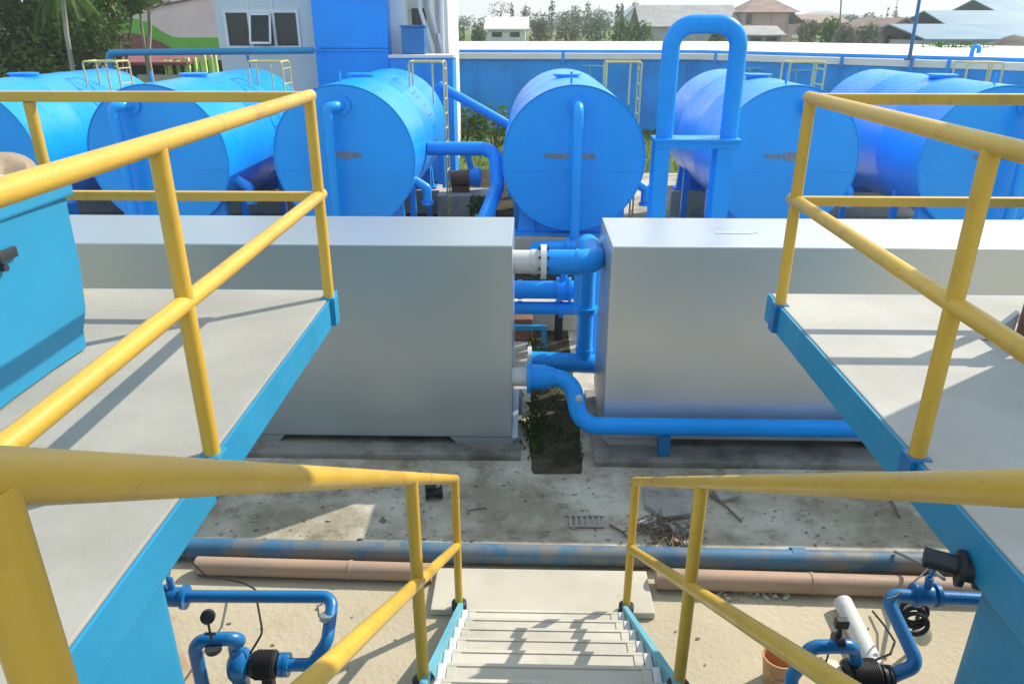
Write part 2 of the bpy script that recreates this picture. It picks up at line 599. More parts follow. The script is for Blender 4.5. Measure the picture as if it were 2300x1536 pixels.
# ------------------------------------------------------------------ platforms
CX = 0.12
LX, RX = -1.04, 1.28
PZ = 2.3
PY1 = 3.78
for side in (-1, 1):
    ex = LX if side < 0 else RX
    fx = ex + side * 3.6
    x0, x1 = min(ex, fx), max(ex, fx)
    nm = 'left' if side < 0 else 'right'
    t = thing('concrete_platform', (ex, 1, PZ),
              'sunlit concrete walkway slab with cyan edge left of the stairs' if side < 0 else
              'concrete walkway slab with blue edge right of the stairs, half in shade', 'platform')
    b = MB()
    b.box((x0 + (0.004 if side > 0 else 0), -1.6, PZ - 0.12), (x1 - (0.004 if side < 0 else 0), PY1, PZ), 0.006)
    b.build('slab', SLAB if side < 0 else SLABR, t)
    b = MB()
    # painted steel edge channel, standing a few mm proud of the concrete
    xa, xb = ex - 0.003 * side, ex + side * 0.05
    b.box((min(ex - side * 0.012, ex), -1.6, PZ - 0.15), (max(ex - side * 0.012, ex), PY1 + 0.01, PZ - 0.004), 0.003)
    b.box((x0, PY1, PZ - 0.15), (x1, PY1 + 0.012, PZ - 0.004), 0.003)
    b.build('edge_band', CYAN, t)
    b = MB()
    for yy in (2.1, 3.3):
        b.box((x0 + 0.1, yy, PZ - 0.28), (x1 - 0.1, yy + 0.1, PZ - 0.122), 0.004)
    b.build('floor_beam', CYAN, t)
    b = MB()
    for yy in (2.15, 3.35):
        xx = ex + side * 2.6
        b.box((xx - 0.06, yy - 0.05, 0.005), (xx + 0.06, yy + 0.05, PZ - 0.282), 0.005)
    b.build('column', CYAN, t)

    # settling tank carrying the near half of the slab: rounded far corner
    t2 = thing('settling_tank', (ex + side * 0.9, 0.2, 0),
               'cyan steel tank under the left walkway beside the blue pump' if side < 0 else
               'shaded blue steel tank under the right walkway beside the hose', 'tank')
    rr = 0.07
    wx = ex + side * 0.03
    poly = []
    far = 1.78
    for k in range(9):
        a = k / 8 * math.pi / 2
        poly.append((wx + side * (rr - rr * math.cos(a)), far - rr + rr * math.sin(a), 0.005))
    poly += [(wx + side * 3.2, far, 0.005), (wx + side * 3.2, -1.5, 0.005), (wx, -1.5, 0.005)]
    b = MB()
    b.prism(poly, (0, 0, PZ - 0.158 - 0.005))
    b.build('wall', CYAN, t2)
    b = MB()
    b.tube([(wx - side * 0.008, -1.5, PZ - 0.17), (wx - side * 0.008, far - rr, PZ - 0.17)], 0.012, 8)
    b.build('seam_bead', CYANP, t2)

t = thing('stair_landing', (CX, -0.6, PZ), 'concrete top landing behind the head of the stairs', 'landing')
b = MB()
b.box((LX + 0.03, -1.6, PZ - 0.12), (RX - 0.03, 0.34, PZ - 0.002), 0.006)
b.build('slab', SLAB, t)


# ------------------------------------------------------------------ platform railings
def socket(b, x, y, side):
    b.box((x - 0.042 if side < 0 else x - 0.042, y - 0.042, PZ - 0.14), (x + 0.042, y + 0.042, PZ + 0.012), 0.006)


for side in (-1, 1):
    ex = LX if side < 0 else RX
    t = thing('platform_railing', (ex, 3.67, PZ),
              'bright yellow pipe railing round the left walkway corner' if side < 0 else
              'shaded ochre pipe railing round the right walkway corner', 'railing')
    rt = 0.0285
    y0, y1 = -1.2, 3.66 if side < 0 else 3.61
    zt, zm = PZ + 1.0, PZ + 0.53
    yp = 2.11 if side < 0 else 2.15
    b = MB()
    b.tube([(ex, y0, zt), (ex, y1 + 0.03, zt)], rt)
    b.build('top_rail', YELL, t)
    b = MB()
    b.tube([(ex, y0, zm), (ex, y1 + 0.055, zm)], rt)
    b.build('mid_rail', YELL, t)
    # back run: flat bar along the far edge
    far = ex + side * 3.5
    b = MB()
    b.box((min(ex + side * 0.02, far), y1 - 0.026, zt - 0.028), (max(ex + side * 0.02, far), y1 + 0.026, zt + 0.020), 0.008)
    b.build('top_rail', YELL, t)
    b = MB()
    b.box((min(ex + side * 0.025, far), y1 - 0.02, zm - 0.025), (max(ex + side * 0.025, far), y1 + 0.02, zm + 0.02), 0.006)
    b.build('mid_rail', YELL, t)
    for (x, y) in ((ex, y1), (ex, yp), (ex, 0.55)):
        b = MB()
        b.cyl((x, y, PZ - 0.02), (x, y, zt - 0.012), 0.027)
        p = b.build('post', YELL, t)
        b = MB()
        b.box((x - 0.036, y - 0.036, PZ - 0.145), (x + 0.036, y + 0.036, PZ + 0.006), 0.005)
        b.build('socket', PUMPB if side > 0 else CYAN, p)
    for k in (1, 2):
        x = ex + side * 1.34 * k
        b = MB()
        b.cyl((x, y1, PZ - 0.01), (x, y1, zt - 0.03), 0.027)
        p = b.build('post', YELL, t)
        b = MB()
        b.box((x - 0.04, y1 - 0.04, PZ - 0.002), (x + 0.04, y1 + 0.04, PZ + 0.010), 0.004)
        b.build('base_plate', YELL, p)

# ------------------------------------------------------------------ stairs
SXL, SXR = -0.44, 0.66


def nose(Y):
    return H - 1.10 - 0.625 * Y


t = thing('staircase', (CX, 3.85, 0), 'steep beige stairs with pale cyan stringers going down between the railings', 'stairs')
for k in range(16):
    y = 0.45 + 0.22 * k
    z = nose(y)
    b = MB()
    b.box((SXL + 0.075, y - 0.205, z - 0.026), (SXR - 0.075, y, z), 0.004)
    b.box((SXL + 0.075, y - 0.016, z - 0.075), (SXR - 0.075, y - 0.001, z - 0.027), 0.003)
    # shallow raised frame on the tread
    b.box((SXL + 0.075, y - 0.022, z + 0.0005), (SXR - 0.075, y - 0.002, z + 0.006), 0.002)
    b.box((SXL + 0.075, y - 0.20, z + 0.0005), (SXL + 0.12, y - 0.024, z + 0.006), 0.002)
    b.box((SXR - 0.12, y - 0.20, z + 0.0005), (SXR - 0.075, y - 0.024, z + 0.006), 0.002)
    tr = b.build('tread', TREAD, t)
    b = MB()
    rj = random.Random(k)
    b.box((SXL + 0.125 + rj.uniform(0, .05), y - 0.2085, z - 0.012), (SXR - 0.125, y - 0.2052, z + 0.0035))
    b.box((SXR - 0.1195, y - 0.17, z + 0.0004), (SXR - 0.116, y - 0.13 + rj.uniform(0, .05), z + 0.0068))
    b.build('rusty_gap_line', RUST, tr)  # rust along the joint, also painting in the dark gap between treads
    for s, x in ((-1, SXL + 0.052), (1, SXR - 0.052)):
        b = MB()
        b.box((x - 0.02, y - 0.19, z - 0.03), (x + 0.02, y - 0.01, z + 0.012), 0.008)
        b.build('bracket', WPVC, tr)
for x in (SXL + 0.0, SXR - 0.03):
    b = MB()
    p = []
    for (Y, dz) in ((0.30, 0.03), (3.84, 0.03), (3.84, -0.12), (3.60, -0.22), (0.30, -0.22)):
        p.append((x, Y, max(0.012, nose(Y) + dz)))
    b.prism(p, (0.03, 0, 0))
    # outer flange of the channel
    b.build('stringer', CYANP, t)

for side, x in ((-1, SXL), (1, SXR)):
    t = thing('stair_railing', (x, 3.87, 0.1),
              'yellow stair handrail on the left, its pipe very thick close to the viewer' if side < 0 else
              'ochre stair handrail on the right, in shade, above the clay bucket', 'railing')

    def zt(Y):
        return H - 2.539 - 0.655 * (Y - 3.87)
    r = 0.026
    b = MB()
    b.tube([(x, 0.40, zt(0.40)), (x, 3.90, zt(3.90))], r)
    b.build('top_rail', YELL, t)
    b = MB()
    b.tube([(x, 0.40, zt(0.40) - 0.49), (x, 3.885, zt(3.885) - 0.50)], r)
    b.build('mid_rail', YELL, t)
    for Y in (0.50, 2.41, 3.87):
        b = MB()
        b.cyl((x, Y, nose(Y) + (0.0 if Y < 3 else -0.02)), (x, Y, zt(Y) - 0.01), 0.0255)
        p = b.build('post', YELL, t)
        b = MB()
        zz = nose(Y) if Y < 3 else 0.06
        b.ring((x, Y, zz - 0.05 if Y < 3 else 0.056), (0, 0, 1), [(0, 0.05), (0.05, 0.05), (0.06, 0.038)], 16)
        b.build('foot_collar', BLACK, p)

b = MB()
b.box((-0.63, 3.855, 0.006), (0.85, 4.27, 0.055), 0.008)
tag(b.build('landing_slab', LAND, loc=(0.12, 4.05, 0)), 'pale concrete slab at the foot of the stairs', 'slab')

# ------------------------------------------------------------------ cyan dosing box on the left platform
t = thing('dosing_tank', (-2.5, 2.3, PZ), 'cyan steel tank with overhanging lid standing on the left walkway', 'tank')
bx0, bx1, by0, by1 = -3.4, -1.93, 1.0, 2.99
b = MB()
# slightly battered, dented sheet walls
bm = bmesh.new()
bmesh.ops.create_cube(bm, size=1)
for v in bm.verts:
    top = v.co.z > 0
    x = (bx1 + (0.035 if top else 0)) if v.co.x > 0 else bx0
    y = (by1 + (0.03 if top else 0)) if v.co.y > 0 else by0
    v.co = Vector((x, y, PZ + (0.66 if top else 0.01)))
bmesh.ops.subdivide_edges(bm, edges=list(bm.edges), cuts=7, use_grid_fill=True)
rnd = random.Random(5)
for v in bm.verts:
    n = math.sin(v.co.y * 7 + v.co.z * 5) * 0.006 + math.sin(v.co.z * 11 - v.co.y * 3) * 0.005
    if v.co.x > bx1 - 0.05:
        v.co.x += n
    if v.co.y > by1 - 0.02 and v.co.x > bx1 - 0.05 and v.co.z < PZ + 0.1:
        v.co.y -= 0.035
b.addbm(bm, True)
b.build('body', CYAN, t)
b = MB()
b.box((bx0 - 0.05, by0 - 0.05, PZ + 0.661), (bx1 + 0.052, by1 + 0.05, PZ + 0.735), 0.012)
b.build('lid', CYAN, t)
b = MB()
pp = at(12, 572, X=-1.90)
b.box((-1.925, pp.y - 0.05, pp.z - 0.02), (-1.885, pp.y + 0.05, pp.z + 0.02), 0.006)
b.cyl((-1.925, pp.y - 0.03, pp.z - 0.04), (-1.885, pp.y - 0.03, pp.z - 0.04), 0.014, 10)
b.build('latch', DARKM, t)

t = thing('covered_motor', (-2.13, 2.83, PZ + 0.74), 'tan cloth bundle with a pale plastic hem on the cyan tank lid', 'bundle')
b = MB()
bm = bmesh.new()
bmesh.ops.create_icosphere(bm, subdivisions=4, radius=1)
for v in bm.verts:
    k = 1 + 0.06 * math.sin(v.co.x * 9 + v.co.y * 5) + 0.05 * math.sin(v.co.y * 13 - v.co.z * 7)
    z = max(v.co.z, -0.05)
    v.co = Vector((-2.13 + v.co.x * 0.245 * k, 2.83 + v.co.y * 0.17 * k, PZ + 0.752 + z * 0.125 * k))
b.addbm(bm, True)
b.build('cloth', TANC, t)
b = MB()
pts = []
for k in range(25):
    a = k / 24 * math.pi * 2
    pts.append((-2.13 + 0.26 * math.cos(a), 2.83 + 0.18 * math.sin(a), PZ + 0.765 + 0.012 * math.sin(a * 5)))
b.tube(pts, 0.032, 8)
b.build('hem', PALEC, t)

# unseen cylinder added outside the frame to shade right walkway and near handrails
t = thing('shade_cylinder', (3.05, 2.92, PZ), 'unseen tall blue cylinder added on the right walkway to cast shade', 'tank')
b = MB()
b.ring((3.05, 2.92, PZ + 0.12), (0, 0, 1), [(0, 0.45), (0.08, 0.6), (4.6, 0.6), (4.78, 0.5), (4.88, 0.2)], 48)
b.build('shell', TANK, t)
for a in (0.6, 2.7, 4.8):
    b = MB()
    b.box((3.05 + 0.48 * math.cos(a) - 0.05, 2.92 + 0.48 * math.sin(a) - 0.05, PZ + 0.003), (3.05 + 0.48 * math.cos(a) + 0.05, 2.92 + 0.48 * math.sin(a) + 0.05, PZ + 0.2), 0.004)
    b.build('leg', PUMPB, t)
t = thing('steel_strut', (2.3, 3.2, PZ), 'short brown steel strut with grey flashing at the right frame edge', 'strut')
p0 = at(2296, 765, z=PZ + 0.01)
b = MB()
b.box((p0.x - 0.02, p0.y - 0.02, PZ + 0.002), (p0.x + 0.05, p0.y + 0.03, PZ + 0.36), 0.004)
b.build('post', RUST, t)
b = MB()
b.prism([(p0.x - 0.16, p0.y + 0.02, PZ + 0.004), (p0.x - 0.03, p0.y + 0.02, PZ + 0.004), (p0.x - 0.03, p0.y + 0.02, PZ + 0.14)], (0, 0.03, 0), 0.003)
b.build('gusset', STEEL, t)

# ------------------------------------------------------------------ grey boxes
BY0, BY1, BZ = 5.98, 6.99, 1.94
for side in (-1, 1):
    x0, x1 = (-6.6, -0.14) if side < 0 else (0.685, 7.2)
    t = thing('filter_box', ((x0 + x1) / 2, 6.4, 0),
              'long grey steel box left of the pipe gap, white topped' if side < 0 else
              'long grey steel box right of the pipe gap, low blue pipe along its foot', 'metal box')
    b = MB()
    b.box((x0, BY0, 0.13), (x1, BY1, BZ), 0.012)
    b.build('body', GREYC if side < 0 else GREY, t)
    # feet with sloped ends
    n = 4
    for k in range(n):
        w = 0.5
        c = x0 + 0.27 + (x1 - x0 - 0.54) * k / (n - 1)
        if side < 0:
            c = (-0.40, -2.55, -4.5, -6.3)[k]
        else:
            c = (1.0, 3.35, 5.2, 6.9)[k]
        wl = 0.25
        b = MB()
        b.prism([(c - wl - 0.06, BY0 + 0.003, 0.128), (c + wl + 0.06, BY0 + 0.003, 0.128), (c + wl, BY0 + 0.003, 0.062), (c - wl, BY0 + 0.003, 0.062)], (0, BY1 - BY0 - 0.006, 0))
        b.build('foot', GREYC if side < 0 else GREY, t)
    if side > 0:
        b = MB()
        b.box((x0 - 0.006, BY0 + 0.03, 0.25), (x0 - 0.0005, BY1 - 0.03, BZ - 0.05), 0.002)
        b.build('side_tint', GREYC, t)  # bluish light off the pipes, put into a cooler grey on this side
        o = MB()
        pc = at(1655, 523, z=BZ + 0.002)
        o.prism([(pc.x - 0.19, pc.y - 0.03, BZ + 0.001), (pc.x + 0.1, pc.y - 0.035, BZ + 0.001), (pc.x + 0.2, pc.y + 0.02, BZ + 0.001), (pc.x - 0.18, pc.y + 0.04, BZ + 0.001)], (0, 0, 0.003))
        o.build('patch', PALEC, t)
    b = MB()
    px0, px1 = (x0 - 0.1, -0.06) if side < 0 else (0.60, x1 + 0.1)
    b.box((px0, 5.78 if side < 0 else 5.70, 0.005), (px1, 7.12, 0.06), 0.008)
    tag(b.build('concrete_plinth', OLDC, loc=((px0 + px1) / 2, 6.4, 0)),
        'stained low concrete plinth under the left grey box' if side < 0 else 'mossy low concrete plinth under the right grey box', 'plinth')

# ------------------------------------------------------------------ storage tanks
TR, TY0, TY1, TZ = 1.10, 11.66, 16.2, 1.714
tx = [-11.75, -8.75, -5.76, -2.86, 0.67, 3.90, 7.00]
tlabels = [
    'blue tank at the far left whose lit back end peeks out below the trees',
    'blue tank behind the cyan lidded tank, showing only its lit flank',
    'blue tank behind the left railing post, half hidden by the sloping rail',
    'blue tank behind the left corner post, right of the half-hidden one',
    'blue tank seen end-on in the centre above the pipe gap',
    'blue tank behind the inverted U pipe, bare nozzle on its end',
    'blue tank behind the right railing near the right frame edge',
]


def tank(x, label, variant):
    t = thing('storage_tank', (x, TY0, 0), label, 'tank', 'horizontal blue storage tanks in a row')
    c = (x, TY0, TZ)
    b = MB()
    b.ring(c, (0, 1, 0), [(0.012, TR - 0.02), (0.0, TR - 0.012), (0.0, TR), (0.05, TR)] +
           [(1.5 - 0.03, TR), (1.5, TR + 0.006), (1.53, TR)] + [(3.0, TR), (3.03, TR + 0.006), (3.06, TR)] +
           [(TY1 - TY0 - 0.02, TR), (TY1 - TY0, TR - 0.02)], 128, cap0=False)
    b.build('shell', TANK, t)
    b = MB()
    b.ring(c, (0, 1, 0), [(0.004, 0.02), (0.006, TR * 0.5), (0.012, TR - 0.022)], 96, cap0=True, cap1=False)
    # horizontal weld seam
    b.box((x - TR * 0.96, TY0 + 0.002, TZ - 0.172), (x + TR * 0.96, TY0 + 0.006, TZ - 0.166))
    b.build('end_cap', TANK, t)
    for y in (TY0 + 0.22, TY1 - 0.6):
        b = MB()
        poly = []
        for k in range(21):
            a = R(222) + R(96) * k / 20
            poly.append((x + (TR + 0.004) * math.cos(a), y, TZ + (TR + 0.004) * math.sin(a)))
        poly += [(x + 0.86, y, 0.54), (x - 0.86, y, 0.54)]
        b.prism(poly, (0, 0.12, 0))
        b.box((x - 0.92, y - 0.1, 0.50), (x + 0.92, y + 0.22, 0.538), 0.004)
        for s in (-0.6, 0, 0.6):
            b.box((x + s - 0.012, y - 0.09, 0.539), (x + s + 0.012, y - 0.001, 0.75))
        b.build('saddle', TANK, t)
    # side brackets between the saddles
    for s in (-1, 1):
        for ya in (TY0 + 0.9, TY1 - 1.6):
            b = MB()
            b.box((x + s * 0.88 - 0.05, ya, 0.006), (x + s * 0.88 + 0.05, ya + 0.1, TZ - 0.62), 0.004)
            b.build('prop', TANK, t)
    # drain nozzle low on the right
    b = MB()
    b.tube([(x + 0.98, TY0 + 0.42, TZ - 0.38), (x + 1.20, TY0 + 0.42, TZ - 0.52), (x + 1.20, TY0 + 0.42, TZ - 0.72)], 0.075, 16, 0.06)
    b.ring((x + 1.20, TY0 + 0.42, TZ - 0.78), (0, 0, 1), [(0, 0.10), (0.05, 0.10)], 20)
    b.build('drain_nozzle', TANK, t)
    # grey tape patches
    rnd = random.Random(variant)
    for q_, (u, w, h) in enumerate(TAPES[variant]):
        b = MB()
        pl = [(x + u - w / 2, TZ + 0.07 - h / 2), (x + u + w / 2, TZ + 0.06 - h / 2 + rnd.uniform(-.01, .01)),
              (x + u + w / 2 + 0.03, TZ + 0.06), (x + u + w / 2, TZ + 0.07 + h / 2), (x + u - w / 2, TZ + 0.065 + h / 2)]
        b.prism([(p[0], TY0 - 0.002 - 0.003 * q_, p[1]) for p in pl], (0, 0.005, 0))
        b.build('tape_patch', TAPE, t)
    # inlet pipe down the end
    if variant in (2, 3, 4, 6):
        dx = {2: -0.42, 3: -0.13, 4: 0.035, 6: 0.30}[variant]
        zt_ = TZ + 0.80
        b = MB()
        pts = [(x + dx, TY0 + 0.02, zt_), (x + dx, TY0 - 0.26, zt_), (x + dx, TY0 - 0.26, 0.55)]
        if variant in (2, 3):
            pts = [(x + dx + 0.16, TY0 + 0.02, zt_), (x + dx + 0.10, TY0 - 0.20, zt_), (x + dx, TY0 - 0.26, zt_ - 0.02), (x + dx, TY0 - 0.26, 0.30)]
        b.tube(pts, 0.078, 20, 0.14)
        b.build('inlet_pipe', TANK, t)
        b = MB()
        q = pts[0]
        b.ring((q[0], TY0 - 0.012, q[2]), (0, -1, 0), [(0, 0.135), (0.03, 0.135)], 24)
        b.build('flange', TANK, t)
    else:
        dx = {0: 0, 1: 0, 5: 0.22}[variant]
        b = MB()
        b.ring((x + dx, TY0 + 0.01, TZ + 0.80), (0, -1, 0), [(0, 0.08), (0.10, 0.08), (0.101, 0.13), (0.14, 0.13)], 24)
        b.build('nozzle', TANK, t)
    # little vent on top
    b = MB()
    b.tube([(x - 0.05, TY0 + 0.35, TZ + TR - 0.02), (x - 0.05, TY0 + 0.35, TZ + TR + 0.16)], 0.018, 8)
    b.build('vent', TANK, t)
    b = MB()
    b.ring((x - 0.05, TY0 + 1.9, TZ + TR - 0.01), (0, 0, 1), [(0, 0.2), (0.03, 0.2), (0.035, 0.24), (0.06, 0.24)], 24)
    b.build('hatch', TANK, t)
    return t


TAPES = {0: [], 1: [], 2: [(0.05, 0.24, 0.10)], 3: [(-0.02, 0.24, 0.10), (0.16, 0.18, 0.07)],
         4: [(-0.27, 0.36, 0.075), (0.20, 0.22, 0.075)], 5: [(-0.12, 0.42, 0.06), (0.13, 0.30, 0.13)], 6: [(-0.12, 0.34, 0.06), (0.20, 0.16, 0.06)]}
for i, x in enumerate(tx):
    tank(x, tlabels[i], i)
    for j, (ya, yb) in enumerate(((TY0 - 0.02, TY0 + 0.6), (TY1 - 0.85, TY1 - 0.2))):
        b = MB()
        b.box((x - 1.0, ya, 0.006), (x + 1.0, yb, 0.498), 0.012)
        names = ['far left tank', 'tank behind the cyan lidded tank', 'tank behind the left railing post', 'tank behind the left corner post',
                 'end-on centre tank', 'tank behind the inverted U pipe', 'tank near the right frame edge']
        tag(b.build('concrete_pier', PALECON, loc=(x, (ya + yb) / 2, 0)),
            ('front' if j == 0 else 'rear') + ' concrete pier under the ' + names[i], 'pier', 'concrete piers carrying the tanks')

# yellow access ladders over the right flank of each tank
lt = None
lnames = ['far left tank below the trees', 'tank behind the cyan lidded tank', 'half-hidden tank behind the left post', 'tank at the left corner post, standing tall',
          'end-on centre tank', 'tank behind the inverted U pipe', 'tank by the right frame edge']
for i, x in enumerate(tx):
    loc = (x + 1.0, 14.4, 0)
    lab = 'pale yellow access ladder over the ' + lnames[i]
    if lt is None:
        lt = thing('access_ladder', loc, lab, 'ladder', 'yellow access ladders on the tanks')
        X = loc[0]
        for s in (-0.22, 0.22):
            b = MB()
            b.tube([(X + 0.30, 14.4 + s, 0.01), (X + 0.30, 14.4 + s, 3.02), (X - 0.32, 14.4 + s, 3.02), (X - 0.32, 14.4 + s, 2.60)], 0.017, 10, 0.05)
            b.build('stile', YELP, lt)
        for k in range(11):
            b = MB()
            z = 0.3 + k * 0.26
            b.cyl((X + 0.30, 14.18, z), (X + 0.30, 14.62, z), 0.011, 8)
            b.build('rung', YELP, lt)
        b = MB()
        for xx in (X + 0.28, X - 0.30):
            b.cyl((xx, 14.18, 3.02), (xx, 14.62, 3.02), 0.018, 8)
        b.cyl((X + 0.1, 14.18, 3.02), (X + 0.1, 14.18, 2.3), 0.016, 8)
        b.build('top_bar', YELP, lt)
    else:
        copy_tree(lt, loc, lab)

# ------------------------------------------------------------------ inverted U pipe on its stand
UY = 9.4
u0, u1 = at(1500, 200, Y=UY), at(1648, 200, Y=UY)
zt_ = at(1575, 55, Y=UY).z
zf = at(1565, 309, Y=UY).z
t = thing('vent_pipe', ((u0.x + u1.x) / 2, UY, 0), 'tall blue inverted U pipe on a flanged blue stand', 'pipe')
ur = 0.104
b = MB()
b.tube([(u0.x, UY, zf), (u0.x, UY, zt_), (u1.x, UY, zt_), (u1.x, UY, zf)], ur, 32, 0.25, 12)
b.build('loop', PIPE, t)
b = MB()
b.box((u0.x - 0.135, UY - 0.2, zf - 0.03), (u1.x + 0.12, UY + 0.2, zf), 0.006)
b.build('flange_plate', PIPE, t)
b = MB()
b.box((u0.x - 0.125, UY - 0.17, zf - 0.11), (u1.x + 0.11, UY - 0.12, zf - 0.031), 0.004)
b.build('cross_beam', PIPE, t)
for (xa, xb) in ((u0.x - 0.12, u0.x + 0.06), (u1.x - 0.15, u1.x + 0.05)):
    for yy in (UY - 0.16, UY + 0.08):
        b = MB()
        b.box((xa, yy, 0.006), (xb, yy + 0.08, zf - 0.111 if yy < UY else zf - 0.031), 0.006)
        b.build('leg', PIPE, t)

# ------------------------------------------------------------------ pipes in the gap between the boxes
t = thing('overflow_pipe', (0.2, 6.4, 1.6), 'fat blue elbow pipe with pale stub and flange between the grey boxes', 'pipe')
s0 = at(1146, 588, Y=6.4)
fx_ = at(1222, 588, Y=6.4).x
ex_ = at(1338, 582, Y=6.4).x
zc = s0.z
b = MB()
b.tube([(-0.145, 6.4, zc), (fx_ - 0.03, 6.4, zc)], 0.105, 28)
b.ring((0.02, 6.4, zc), (1, 0, 0), [(0, 0.105), (0.001, 0.112), (0.05, 0.112), (0.051, 0.105)], 28, False, False)
b.build('stub', WPVC, t)
b = MB()
b.ring((fx_ - 0.03, 6.4, zc), (1, 0, 0), [(0, 0.155), (0.05, 0.155)], 32)
fl = b.build('flange', WHITE, t)
b = MB()
for k in range(8):
    a = k / 8 * 2 * math.pi + 0.2
    b.cyl((fx_ - 0.05, 6.4 + 0.13 * math.cos(a), zc + 0.13 * math.sin(a)), (fx_ + 0.045, 6.4 + 0.13 * math.cos(a), zc + 0.13 * math.sin(a)), 0.012, 8)
b.build('bolt', DARKM, fl)
ze = at(1325, 545, Y=7.25).z
b = MB()
b.tube([(fx_ + 0.02, 6.4, zc), (ex_, 6.4, zc), (ex_ - 0.02, 7.25, ze), (ex_ - 0.02, 7.25, 0.9)], 0.112, 28, 0.17, 10)
b.ring((fx_ + 0.28, 6.4, zc), (1, 0, 0), [(0, 0.112), (0.001, 0.119), (0.03, 0.119), (0.031, 0.112)], 28, False, False)
b.build('elbow', PIPE, t)

t = thing('riser_pipe', (0.7, 7.35, 0.3), 'blue vertical pipe dropping beside the right grey box to a low flanged elbow', 'pipe')
v0, v1 = at(1318, 640, Y=7.1), at(1318, 815, Y=7.1)
w0 = at(1196, 812, Y=7.1)
b = MB()
b.tube([(v0.x, 7.1, 1.5), (v0.x, 7.1, w0.z)], 0.082, 24)
b.tube([(w0.x - 0.02, 7.1, w0.z + 0.01), (v0.x + 0.17, 7.1, w0.z - 0.02)], 0.10, 24)
b.ring((v0.x, 7.1, w0.z + 0.13), (0, 0, 1), [(0, 0.082), (0.001, 0.092), (0.03, 0.092), (0.031, 0.082)], 24, False, False)
b.ring((v0.x, 7.1, 0.95), (0, 0, 1), [(0, 0.082), (0.001, 0.12), (0.025, 0.12), (0.027, 0.112), (0.029, 0.12), (0.054, 0.12), (0.055, 0.082)], 24, False, False)
b.build('riser', PIPE, t)
b = MB()
b.tube([(v0.x + 0.10, 7.3, 1.6), (v0.x + 0.10, 7.3, 0.35)], 0.06, 18)
b.build('rear_riser', PIPE, t)
b = MB()
b.ring((w0.x - 0.05, 7.1, w0.z + 0.01), (1, 0, 0), [(0, 0.15), (0.04, 0.15)], 24)
b.build('flange', WPVC, t)

for (py, rr_, lab) in ((651, 0.098, 'thick blue cross pipe below the fat elbow in the gap'), (690, 0.062, 'thin blue cross pipe under the thick one in the gap')):
    z = at(1220, py, Y=7.7).z
    t = thing('cross_pipe', (0.2, 7.7, z), lab, 'pipe')
    b = MB()
    b.tube([(-0.7, 7.7, z), (0.95, 7.7, z)], rr_, 24)
    b.build('pipe_run', PIPE, t)
    for xx in (-0.12, 0.32):
        b = MB()
        b.ring((xx, 7.7, z), (1, 0, 0), [(0, rr_), (0.001, rr_ + 0.008), (0.05, rr_ + 0.008), (0.051, rr_)], 24, False, False)
        b.build('coupling', PIPE, t)

# low pipe that leaves the left box, drops and runs along the foot of the right box
t = thing('outlet_pipe', (0.5, 5.85, 0.4), 'blue pipe that bends down in the gap and runs along the right grey box', 'pipe')
FY = 5.84
a0 = at(1192, 846, Y=6.08)
a1 = at(1290, 846, Y=6.08)
a2 = at(1312, 956, Y=FY)
b = MB()
b.tube([(a0.x, 6.08, a0.z), (a1.x - 0.02, 6.08, a0.z - 0.01), (a1.x + 0.05, FY, a2.z), (5.6, FY, a2.z)], 0.079, 26, 0.19, 9)
b.ring((a0.x, 6.08, a0.z), (1, 0, 0), [(0, 0.115), (0.12, 0.112), (0.22, 0.08)], 28)
b.ring((at(1487, 956, Y=FY).x, FY, a2.z), (1, 0, 0), [(0, 0.079), (0.001, 0.082), (0.012, 0.082), (0.013, 0.079)], 26, False, False)
b.build('pipe_run', PIPE, t)
b = MB()
b.tube([(-0.145, 6.08, a0.z), (a0.x - 0.03, 6.08, a0.z)], 0.085, 24)
b.build('stub', WPVC, t)
b = MB()
b.ring((a0.x - 0.035, 6.08, a0.z), (1, 0, 0), [(0, 0.15), (0.035, 0.15)], 28)
b.build('flange', PIPE, t)
for px in (1490, 2120):
    s_ = at(px, 1000, Y=FY)
    b = MB()
    b.box((s_.x - 0.05, FY - 0.05, 0.008 + 0.055), (s_.x + 0.05, FY + 0.05, a2.z - 0.07), 0.005)
    b.build('support_leg', PUMPB, t)
b = MB()
pp = at(1298, 886, Y=FY)
b.blob((pp.x + 0.005, FY - 0.072, pp.z), (0.03, 0.012, 0.035), 0.2, 2, 4)
b.build('patch', PALEC, t)

for (x_, y_, z_, r_, lab) in ((-0.6, 8.0, 0.62, 0.045, 'slim blue pipe behind the blue stand in the gap'),):
    t = thing('low_pipe', (0, y_, z_), lab, 'pipe')
    b = MB()
    b.tube([(-0.7, y_, z_), (0.62, y_, z_), (0.62, y_, 0.02)], r_, 18, 0.09)
    b.build('pipe_run', PIPE, t)
    b = MB()
    b.ring((0.35, y_, z_), (1, 0, 0), [(0, 0.08), (0.02, 0.08), (0.021, 0.07), (0.026, 0.07), (0.027, 0.08), (0.047, 0.08)], 20)
    b.build('flange', PIPE, t)
t = thing('gate_valve', (0.33, 7.7, 1.0), 'blue valve with handwheel on the thick cross pipe in the gap', 'valve')
zv = at(1220, 651, Y=7.7).z
b = MB()
b.ring((0.30, 7.7, zv), (1, 0, 0), [(0, 0.14), (0.03, 0.14), (0.031, 0.115), (0.13, 0.115), (0.131, 0.14), (0.16, 0.14)], 24)
b.cyl((0.38, 7.7, zv + 0.1), (0.38, 7.7, zv + 0.27), 0.035, 14)
b.build('body', PIPE, t)
b = MB()
b.ring((0.38, 7.7, zv + 0.27), (0, 0, 1), [(0, 0.10), (0.02, 0.10)], 20)
b.build('handwheel', PUMPB, t)

